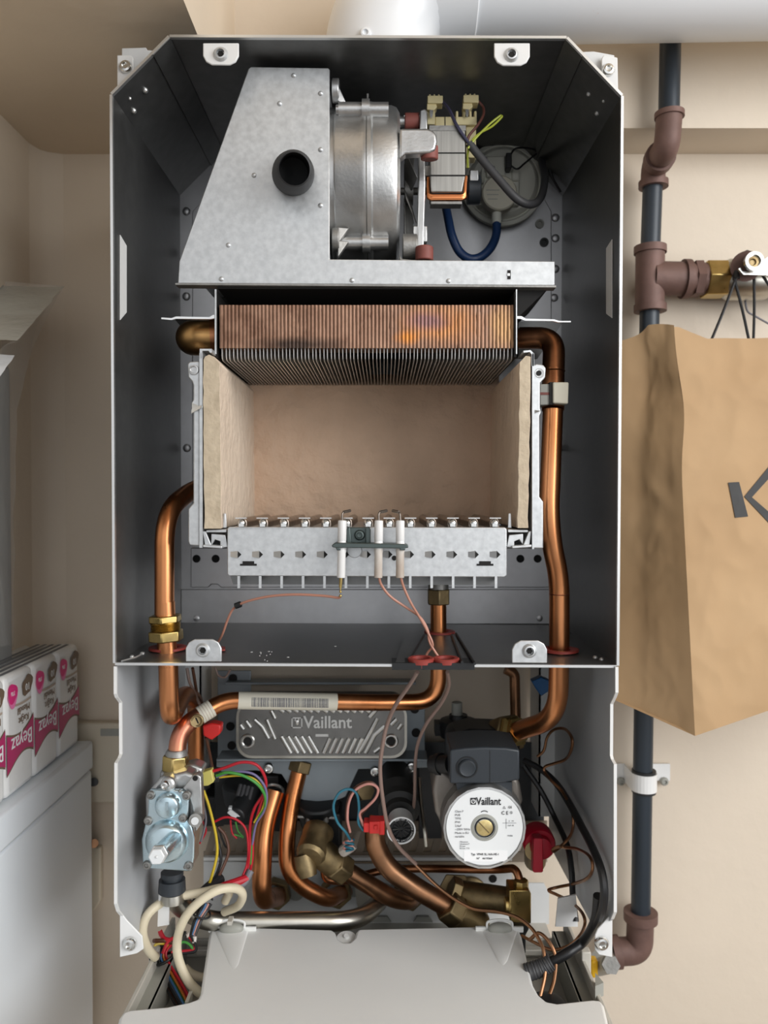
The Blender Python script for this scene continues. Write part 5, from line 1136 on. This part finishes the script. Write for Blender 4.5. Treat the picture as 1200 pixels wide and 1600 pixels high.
# ================================================================== HYDRAULIC PARTS, MIDDLE
t = thing('relief_valve', 'black ribbed pressure relief valve with white-rimmed dial in the middle', 'valve', W(625, 1320, .80))
e0, e1 = W(616, 1195, .89), W(627, 1296, .775); d = e1 - e0
mb = MB(); mb.lathe(e0, d, [(0, .017), (.45, .0185), (.47, .020)] + [(.48 + .0125 * k, .0212 if k % 2 else .0202) for k in range(14)] + [(.66, .0215), (.72, .0215), (.74, .016), (.8, .0155)], 40, scale=True); obj('body', mb, mat('matt_black_valve', (.022, .022, .021), .6), t)
dn = Vector((.03, -1, -.10)).normalized()
cf = W(627, 1297, .772)
mb = MB(); mb.lathe(cf - dn * .02, dn, [(0, .0128), (.0185, .0134), (.02, .0142), (.0212, .0142), (.0212, .0128), (.0195, .0126), (.0, .012)], 40, closed=True); obj('cap_ring', mb, M['label'], t)
mb = MB(); mb.lathe(cf - dn * .006, dn, [(0, .0127), (.0062, .0127), (.0062, .0098), (.0035, .0092), (.0035, .0001)], 40); 
for k in range(12):
    q = 2 * PI * k / 12; t_ = Vector((1, 0, 0)); b_ = dn.cross(t_).normalized(); t_ = b_.cross(dn).normalized()
    cdir = t_ * math.cos(q) + b_ * math.sin(q); mb.tube([cf - dn * .002 + cdir * .002, cf - dn * .001 + cdir * .0088], .0007, 6)
dl = obj('dial', mb, M['black'], t)
t_ = Vector((1, 0, 0)); b_ = (t_.cross(dn)).normalized(); t_ = dn.cross(b_).normalized(); b_ = -b_ if b_.z < 0 else b_
mb = MB()
for i, ch in enumerate('TÜV-SV Factory installed spare part '):
    q = PI / 2 + .55 - i * 2 * PI / 40; rd = t_ * math.cos(q) + b_ * math.sin(q); up_ = rd; rt = -(t_ * -math.sin(q) + b_ * math.cos(q))
    if ch == ' ': continue
    p = cf + dn * .0003 + rd * .0112
    Mx = Matrix(((rt.x, up_.x, dn.x, p.x), (rt.y, up_.y, dn.y, p.y), (rt.z, up_.z, dn.z, p.z), (0, 0, 0, 1)))
    g = MB().text(ch, .0026, Mx, .00005); mb.add(g.v, g.f)
obj('lettering', mb, M['label'], dl)
t = thing('sensor_plug', 'bright red plug with teal and pink wires left of the round dial', 'plug', W(585, 1304, .775))
mb = MB(); mb.pbox(568, 1286, 578, 1301, .772, .014); mb.pbox(577, 1284, 594, 1303, .770, .016); mb.pbox(592, 1283, 601, 1305, .772, .014); mb.pbox(584, 1290, 590, 1297, .7685, .002)
obj('plug', mb, M['red_conn'], t, bevel=.0008)
def inside(p): x, y, Y = p; return (x, y, min(Y, .186 * FPX / (x - 600)) if x > 700 else (min(Y, .2215 * FPX / (600 - x)) if x < 500 else Y))
def wire(parent, pts, r=.00125, m='w_red', name='wire'): return obj(name, MB().tube(spline(PP([inside(p) for p in pts]), 7), r, 8), M[m], parent)
wire(t, [(568, 1298, .778), (560, 1285, .778), (561, 1262, .775), (557, 1240, .772), (544, 1233, .772), (529, 1240, .772), (521, 1260, .774), (527, 1284, .776), (540, 1300, .778), (547, 1312, .79)], .0013, 'w_teal')
wire(t, [(568, 1290, .778), (562, 1272, .776), (572, 1262, .772), (586, 1248, .770), (591, 1234, .770), (583, 1226, .771), (570, 1226, .771), (554, 1236, .773), (545, 1255, .775), (543, 1280, .778), (547, 1300, .785)], .0013, 'w_pink')
wire(t, [(570, 1294, .780), (564, 1274, .779), (574, 1262, .775), (589, 1244, .773), (588, 1228, .774), (575, 1222, .774), (556, 1230, .776), (544, 1250, .778), (541, 1280, .781), (545, 1306, .79)], .0013, 'w_brown')
obj('wire_twist', MB().tube(spline([W(546 + 7 * math.cos(k * 1.9), 1312 + k * 2.2, .80 + .004 * math.sin(k * 1.9)) for k in range(9)], 5), .0012, 8), M['w_teal'], t)
obj('wire_twist', MB().tube(spline([W(544 + 8 * math.sin(k * 1.7), 1310 + k * 2.4, .802 + .004 * math.cos(k * 1.7)) for k in range(9)], 5), .0012, 8), M['w_pink'], t)
obj('wire_sleeve', MB().tube(spline(PP([(552, 1318, .815), (545, 1324, .815), (536, 1330, .82)])), .006, 10), M['ceramic_d'], t)
t = thing('diverter_valve', 'black plastic diverter valve block behind the brass elbow', 'valve', W(500, 1320, .86))
mb = MB(); mb.pbox(472, 1272, 532, 1345, .865, .04); mb.lathe(W(497, 1262, .875), (0, -.25, 1), [(-.02, .02), (.006, .0245), (.010, .0245), (.012, .019), (.010, .0001)], 30); obj('body', mb, M['black'], t, bevel=.002)
mb = MB(); mb.tube(PP([(464, 1276, .858), (524, 1278, .858)]), .002, 10)
for x in (483, 508): mb.cyl(W(x, 1270, .857), W(x, 1284, .857), .0038, n=14)
obj('spring_clip', mb, M['alu_dk'], t)
mb = MB(); mb.tube(fillet(PP([(505, 1255, .885), (512, 1225, .885), (524, 1208, .90)]), .02), .0125, 18); obj('hose_stub', mb, M['void'], t)
mb = MB(); mb.hex(W(565, 1238, .88), W(572, 1236, .86), .010); obj('brass_plug', mb, M['brass_dk'], t)
t = thing('flow_sensor', 'black plastic flow sensor block behind the coloured wires on the left', 'sensor', W(385, 1290, .87))
mb = MB(); mb.pbox(335, 1212, 436, 1290, .89, .04); mb.lathe(W(375, 1228, .878), (0, -.2, 1), [(-.02, .018), (.0, .02), (.004, .018), (.004, .0001)], 24); mb.cyl(W(395, 1232, .88), W(368, 1276, .84), .0105, n=20); mb.pbox(410, 1230, 448, 1300, .885, .03); mb.pbox(316, 1245, 350, 1292, .90, .03)
obj('body', mb, M['black'], t, bevel=.002)
mb = MB()
for k in range(4): mb.cyl(W(376 + 6 * k, 1226 + 1.5 * k, .865), W(371 + 6 * k, 1244 + 2 * k, .855), .0022, n=10)
mb.pbox(366, 1255, 378, 1266, .845, .01); obj('grip_ribs', mb, M['cable_grey'], t)
mb = MB(); mb.ppoly([(355, 1270), (360, 1265), (372, 1274), (367, 1280)], .836, .01); mb.pbox(357, 1262, 362, 1266, .838, .006); mb.pbox(370, 1272, 375, 1276, .838, .006); part(obj('plug', mb, M['label'], t), 'white plug')
mb = MB(); mb.ring(W(428, 1236, .866), Vector((.2, -.3, 1)), .0105, .0018); obj('pipe_clip', mb, M['alu'], t)
mb = MB(); mb.pbox(475, 1280, 700, 1292, .935, .004); mb.pbox(640, 1195, 700, 1320, .93, .004); mb.pbox(545, 1188, 600, 1260, .93, .003)
obj('backing_block', MB().pbox(655, 1200, 690, 1310, .90, .02), M['black'], t)
tag(obj('shade_backdrop', MB().ppoly([(318, 1160), (850, 1160), (850, 1284), (318, 1284)], .945, .002), M['void'] if False else mat('backdrop_shade_grey', (.05, .055, .06), .5, .4)), 'added dark sheet for the shade behind the hydraulic parts', 'sheet')  # added sheet, its dark colour stands for shade behind the pipes
tag(obj('capillary_rod', MB().tube(fillet(PP([(655, 1215, .86), (658, 1260, .84), (664, 1300, .82), (666, 1322, .82)]), .02), .0022, 10), M['steel_pipe']), 'thin grey metal rod standing between dial valve and pump', 'rod')
tag(obj('red_relay', MB().prism([W(316, 1134, .775), W(331, 1130, .775), W(345, 1133, .775), (W(344, 1147, .775)), W(330, 1157, .775), W(317, 1150, .775)], (0, .014, 0)), M['red_conn'], bevel=.0015), 'small red plug hanging below the white-banded pipe', 'plug')
tag(obj('relay_wire', MB().tube(spline(PP([(322, 1152, .782), (327, 1175, .79), (333, 1205, .80)])), .0016, 8), M['w_brown']), 'thin brown wire below the small red plug', 'wire')
tag(obj('yellow_plug', MB().ppoly([(316, 1207), (330, 1203), (334, 1222), (325, 1228), (314, 1229)], .765, .010), M['yellow'], bevel=.0008), 'pale yellow plug beside the gas valve', 'plug')
tag(obj('blue_plug', MB().ppoly([(831, 1065), (846, 1058), (860, 1064), (858, 1080), (846, 1088), (840, 1080)], .80, .012), mat('blue_plug_plastic', s2l(36, 96, 150), .4), bevel=.001), 'blue plug behind the right copper pipe below the casing', 'plug')
t = thing('valve_harness', 'red green and violet wires arching from the gas valve', 'wire', W(390, 1250, .79))
wire(t, [(322, 1208, .77), (350, 1200, .77), (378, 1191, .77), (402, 1196, .77), (415, 1218, .775), (412, 1240, .78), (398, 1262, .785), (391, 1290, .79), (390, 1340, .79), (380, 1375, .79)], .0015, 'w_red')
wire(t, [(338, 1212, .77), (355, 1207, .768), (380, 1212, .768), (402, 1225, .77), (414, 1243, .775), (414, 1262, .78), (404, 1278, .785), (396, 1300, .79), (392, 1350, .79)], .0015, 'w_green')
wire(t, [(338, 1214, .772), (365, 1206, .771), (395, 1209, .771), (412, 1226, .773), (417, 1246, .776), (412, 1268, .781), (400, 1288, .786), (394, 1320, .79)], .0012, 'w_violet')
wire(t, [(338, 1215, .774), (375, 1212, .773), (400, 1219, .773), (414, 1240, .777), (410, 1264, .782), (397, 1285, .787)], .0011, 'w_yellow')
wire(t, [(413, 1240, .778), (408, 1255, .782), (402, 1275, .786), (396, 1296, .79), (394, 1345, .79), (385, 1378, .79)], .0013, 'w_red')
obj('connector', MB().ppoly([(327, 1204), (342, 1205), (342, 1222), (332, 1224)], .772, .012), M['black'], t, bevel=.0008)
t = thing('sensor_harness', 'yellow brown and red wires hanging beside the gas valve', 'wire', W(350, 1400, .78))
wire(t, [(318, 1235, .775), (326, 1258, .775), (333, 1285, .775), (338, 1310, .775), (339, 1335, .775), (332, 1365, .772), (324, 1390, .77)], .0014, 'w_yellow')
wire(t, [(335, 1284, .79), (352, 1277, .79), (370, 1281, .79), (384, 1296, .79), (388, 1325, .79), (386, 1350, .79), (378, 1372, .785)], .0012, 'w_red')
wire(t, [(360, 1281, .80), (361, 1292, .80), (363, 1302, .80), (370, 1310, .80)], .001, 'w_red')
wire(t, [(368, 1284, .80), (372, 1298, .80), (380, 1308, .80), (374, 1306, .80), (366, 1304, .80)], .001, 'w_green')
wire(t, [(341, 1292, .80), (352, 1306, .80), (357, 1330, .795), (348, 1356, .785), (336, 1380, .78)], .0017, 'w_brown')
wire(t, [(334, 1290, .80), (342, 1320, .80), (345, 1345, .795), (335, 1372, .785), (318, 1392, .78)], .0016, 'w_black')
wire(t, [(340, 1290, .802), (350, 1318, .802), (356, 1326, .80)], .0010, 'w_black')
wire(t, [(318, 1256, .778), (322, 1280, .778), (318, 1300, .778), (314, 1315, .778)], .0011, 'w_grey')
wire(t, [(320, 1262, .78), (316, 1280, .78), (322, 1298, .78), (312, 1318, .78)], .0009, 'w_red')
obj('bundle', MB().tube(spline(PP([(386, 1372, .785), (370, 1378, .778), (350, 1385, .77), (330, 1395, .76)])), .0040, 10), M['w_red'], t)
obj('bundle', MB().tube(spline(PP([(392, 1360, .788), (380, 1380, .782), (355, 1388, .774), (330, 1402, .762)])), .0036, 10), M['w_grey'], t)
obj('bundle', MB().tube(spline(PP([(345, 1372, .785), (325, 1388, .77), (312, 1402, .76), (305, 1425, .75)])), .0055, 10), M['cable_black'], t)

# ---- lower-left cables
t = thing('mains_cable', 'pair of cream cables looping into the electronics box at lower left', 'cable', W(280, 1490, .71))
obj('cable', MB().tube(spline(PP([(243, 1496, .748), (231, 1482, .738), (223, 1458, .730), (229, 1432, .733), (250, 1412, .742), (280, 1401, .745), (318, 1394, .75), (345, 1388, .755), (358, 1392, .765), (352, 1408, .775)])), .0042, 14), M['cable_white'], t)
obj('cable', MB().tube(spline(PP([(356, 1572, .720), (322, 1558, .727), (296, 1535, .730), (280, 1502, .733), (277, 1470, .736), (288, 1436, .734), (310, 1410, .735), (340, 1391, .74), (368, 1388, .75), (379, 1398, .76), (372, 1415, .775), (350, 1425, .785)])), .0042, 14), M['cable_white'], t)
obj('cable', MB().tube(spline(PP([(288, 1512, .770), (300, 1522, .768), (316, 1527, .764), (345, 1526, .76)])), .0042, 14), M['cable_white'], t)
obj('cable_tie', MB().cyl(W(240, 1494, .752), W(243, 1500, .752), .0048, n=16), M['black'], t)
t = thing('ribbon_wires', 'bundle of multicoloured wires lying in the electronics box at lower left', 'wire', W(280, 1580, .70))
cols = ['w_black', 'w_brown', 'w_orange', 'w_black', 'w_grey', 'w_teal', 'w_blue', 'w_green', 'w_green', 'w_orange', 'w_red', 'w_red', 'w_red']
for k, cn in enumerate(cols):
    o = k * 3.1
    wire(t, [(256 + o * .4, 1470 + (k % 3) * 3, .772 + (k % 3) * .002), (244 + o * .42, 1493 - k * .4, .767 + (k % 3) * .002), (246 + o * .47, 1508 - k * .4, .762 + (k % 3) * .002), (253 + o * .60, 1530 - k * .6, .752 + (k % 3) * .002), (264 + o * .66, 1552 - k * .6, .740 + (k % 3) * .002), (276 + o * .64, 1573 - k * .5, .729 + (k % 3) * .002), (292 + o * .65, 1600, .712)], .00115, cn)
wire(t, [(246, 1498, 0.761), (242, 1478, 0.767), (254, 1474, 0.768), (262, 1478, 0.767)], .0014, 'w_yellow'); 
wire(t, [(254, 1490, 0.763), (262, 1472, 0.768), (272, 1466, 0.770), (280, 1470, 0.769)], .0018, 'w_red')
wire(t, [(252, 1462, 0.771), (250, 1455, 0.773), (256, 1466, 0.770), (268, 1470, 0.769)], .0022, 'w_red')
wire(t, [(268, 1488, 0.764), (290, 1486, 0.764), (303, 1484, 0.765), (304, 1474, 0.768), (296, 1464, 0.771)], .0015, 'w_red')
wire(t, [(268, 1491, 0.763), (290, 1489, 0.763), (305, 1486, 0.764), (305, 1476, 0.767), (298, 1462, 0.771)], .0015, 'w_black')
wire(t, [(276, 1480, 0.766), (286, 1472, 0.768), (296, 1476, 0.767), (302, 1484, 0.765)], .0013, 'w_green')
wire(t, [(240, 1470, 0.769), (258, 1470, 0.769), (270, 1473, 0.768)], .002, 'w_brown')
obj('cable_tie', MB().ring(W(257, 1498, 0.761), Vector((.4, 0, -1)), .0085, .0014), M['black'], t)
obj('tie_band', MB().tube(spline(PP([(292, 1463, 0.771), (298, 1458, 0.773), (304, 1464, 0.771), (303, 1474, 0.768)])), .0020, 8), M['ceramic_d'], t)
t = thing('riser_wires', 'dark wire bundle passing behind the cream cables at lower left', 'wire', W(300, 1462, .74))
for k, cn in enumerate(('w_black', 'w_black', 'w_blue', 'w_grey', 'w_pink', 'w_black')):
    wire(t, [(318 + k * 2.2, 1412, .745), (312 + k * 2, 1425, .742), (304 + k * 1.8, 1440, .735), (298 + k * 1.2, 1462, .725)], .0017, cn)
obj('cable_tie', MB().ring(W(315, 1427, .742), Vector((.3, 0, 1)), .0085, .001), M['black'], t)

# ---- lower-right capillaries and cables
t = thing('capillary_tube', 'thin copper capillary curling down the right side of the frame', 'tube', W(880, 1480, .78))
wire(t, [(840, 1182, .85), (850, 1172, .845), (855, 1152, .84), (866, 1140, .83), (882, 1139, .825), (893, 1152, .82), (893, 1170, .815), (884, 1186, .815), (866, 1193, .82), (852, 1198, .825), (851, 1206, .825), (862, 1220, .815), (878, 1236, .805), (891, 1260, .80), (896, 1284, .795), (892, 1304, .795), (880, 1319, .79), (866, 1330, .785), (864, 1327, .783), (872, 1323, .782), (884, 1324, .78), (903, 1327, .79), (921, 1338, .785), (926, 1356, .783), (918, 1372, .785), (896, 1381, .79), (872, 1386, .80), (857, 1391, .80), (870, 1398, .795), (890, 1408, .785), (908, 1424, .775), (914, 1442, .765), (906, 1462, .755), (888, 1478, .75), (862, 1484, .755), (838, 1474, .765), (815, 1462, .78)], .00155, 'copper_brown', 'capillary')
t = thing('gauge_capillaries', 'two brown capillaries dropping into the black gauge at lower right', 'tube', W(850, 1560, .70))
wire(t, [(650, 1352, .80), (690, 1390, .79), (735, 1418, .775), (775, 1424, .765), (805, 1432, .755), (826, 1446, .745), (840, 1464, .735), (850, 1488, .725), (852, 1520, .715), (846, 1550, .706), (842, 1566, .70)], .0017, 'copper_brown', 'capillary')
wire(t, [(828, 1468, .745), (842, 1458, .735), (858, 1472, .728), (868, 1496, .722), (866, 1530, .714), (858, 1556, .706), (855, 1568, .70)], .0017, 'copper_brown', 'capillary')
t = thing('pump_cables', 'black cables sweeping down the right side past the red tap', 'cable', W(880, 1500, .76))
wire(t, [(818, 1188, .86), (845, 1202, .85), (870, 1225, .835), (890, 1256, .82), (908, 1290, .80), (926, 1325, .785), (940, 1362, .77), (944, 1400, .755), (936, 1436, .745), (918, 1464, .738), (890, 1486, .735), (858, 1500, .735), (820, 1512, .738)], .0036, 'cable_black', 'cable')
wire(t, [(818, 1196, .87), (845, 1235, .86), (868, 1280, .85), (886, 1320, .84), (893, 1360, .83), (895, 1400, .82), (900, 1440, .80)], .0030, 'cable_black', 'cable')
obj('cable_bundle', MB().tube(spline(PP([inside(p) for p in [(935, 1400, .757), (930, 1440, .747), (912, 1470, .728), (885, 1490, .722), (850, 1508, .725), (822, 1520, .735)]])), .0046, 12), M['cable_black'], t)
obj('corrugated_sleeve', MB().tube(spline(PP([(862, 1502, .722), (845, 1512, .722), (822, 1520, .722)]), 12), .0078, 14, rfun=lambda s: 1 + .05 * math.sin(s * 60)), M['cable_grey'], t)
t = thing('dangling_leads', 'two translucent brown leads hanging from the red grommets past the pipes', 'wire', W(640, 1350, .76))
wire(t, [(652, 1050, .69), (640, 1070, .70), (618, 1102, .72), (604, 1135, .735), (597, 1170, .74), (594, 1200, .745), (597, 1240, .75), (606, 1290, .755), (622, 1322, .76), (650, 1350, .77)], .0019, 'lead_d', 'lead')
wire(t, [(699, 1050, .69), (701, 1072, .71), (690, 1098, .73), (668, 1128, .75), (654, 1158, .77), (649, 1190, .78), (648, 1240, .79), (646, 1262, .80)], .0017, 'lead_d', 'lead')
t = thing('back_leads', 'thin dark leads hanging behind the left copper pipe under the casing', 'wire', W(310, 1100, .82))
wire(t, [(292, 1044, .80), (296, 1065, .80), (304, 1082, .81), (312, 1100, .82)], .0016, 'lead_d', 'lead'); wire(t, [(301, 1044, .80), (304, 1062, .81), (307, 1080, .82)], .0016, 'w_brown', 'lead')
wire(t, [(336, 1042, .82), (341, 1055, .82), (352, 1058, .82), (360, 1046, .82)], .0011, 'lead_d', 'lead')
# ================================================================== LIGHT AND CAMERA
w = bpy.data.worlds.new('overcast_day'); bpy.context.scene.world = w; w.use_nodes = True; nt = w.node_tree
bg = nt.nodes['Background']; tc = nt.nodes.new('ShaderNodeTexCoord')
def dotdir(v):
    d = nt.nodes.new('ShaderNodeVectorMath'); d.operation = 'DOT_PRODUCT'; nt.links.new(tc.outputs['Generated'], d.inputs[0]); d.inputs[1].default_value = v; return d.outputs['Value']
def mth(op, a, b):
    n = nt.nodes.new('ShaderNodeMath'); n.operation = op
    for i_, q in enumerate((a, b)):
        if isinstance(q, (int, float)): n.inputs[i_].default_value = q
        else: nt.links.new(q, n.inputs[i_])
    return n.outputs[0]
grad = mth('ADD', dotdir((.30, -.10, .34)), .40)                     # brighter sky towards the upper right
front = mth('POWER', mth('MAXIMUM', dotdir((.05, -.97, .22)), 0.0), 9.0)  # added bright lobe behind the camera, lifts surfaces facing it
cr = nt.nodes.new('ShaderNodeValToRGB'); cr.color_ramp.elements[0].position = 0; cr.color_ramp.elements[0].color = (.07, .07, .072, 1); cr.color_ramp.elements[1].position = 1; cr.color_ramp.elements[1].color = (.96, .99, 1.04, 1)
nt.links.new(grad, cr.inputs['Fac'])
fc = nt.nodes.new('ShaderNodeVectorMath'); fc.operation = 'SCALE'; fc.inputs[0].default_value = (.97, .99, 1.02); nt.links.new(mth('MULTIPLY', front, 2.3), fc.inputs['Scale'])
va = nt.nodes.new('ShaderNodeVectorMath'); va.operation = 'ADD'; nt.links.new(cr.outputs['Color'], va.inputs[0]); nt.links.new(fc.outputs['Vector'], va.inputs[1])
nt.links.new(va.outputs['Vector'], bg.inputs['Color']); bg.inputs['Strength'].default_value = .50
def area(name, loc, target, sx_, sy_, power, col=(1, 1, 1)):
    l = bpy.data.lights.new(name, 'AREA'); l.shape = 'RECTANGLE'; l.size = sx_; l.size_y = sy_; l.energy = power; l.color = col
    o = bpy.data.objects.new(name, l); C.objects.link(o); o.location = loc
    o.rotation_euler = (Vector(target) - Vector(loc)).to_track_quat('-Z', 'Y').to_euler(); return o
area('balcony_window_light', (1.35, -.40, 1.95), (0.0, .8, 1.35), 1.2, 1.4, 34, (.98, .99, 1))
cam = bpy.data.cameras.new('camera'); co = bpy.data.objects.new('camera', cam); C.objects.link(co)
co.location = CAM; co.rotation_euler = (PI / 2 - PITCH, 0, 0)
cam.sensor_fit = 'VERTICAL'; cam.sensor_height = 24; cam.sensor_width = 18; cam.lens = FPX / 1600 * 24; cam.clip_start = .01
cam.dof.use_dof = True; cam.dof.focus_distance = .70; cam.dof.aperture_fstop = 4.2
sc = bpy.context.scene; sc.camera = co
sc.view_settings.view_transform = 'Standard'; sc.view_settings.look = 'None'; sc.view_settings.gamma = 1; sc.view_settings.use_curve_mapping = False
sc.view_settings.exposure = 0.0
sc.cycles.max_bounces = 10; sc.cycles.transparent_max_bounces = 12; sc.cycles.sample_clamp_indirect = 6; sc.cycles.caustics_reflective = False; sc.cycles.caustics_refractive = False
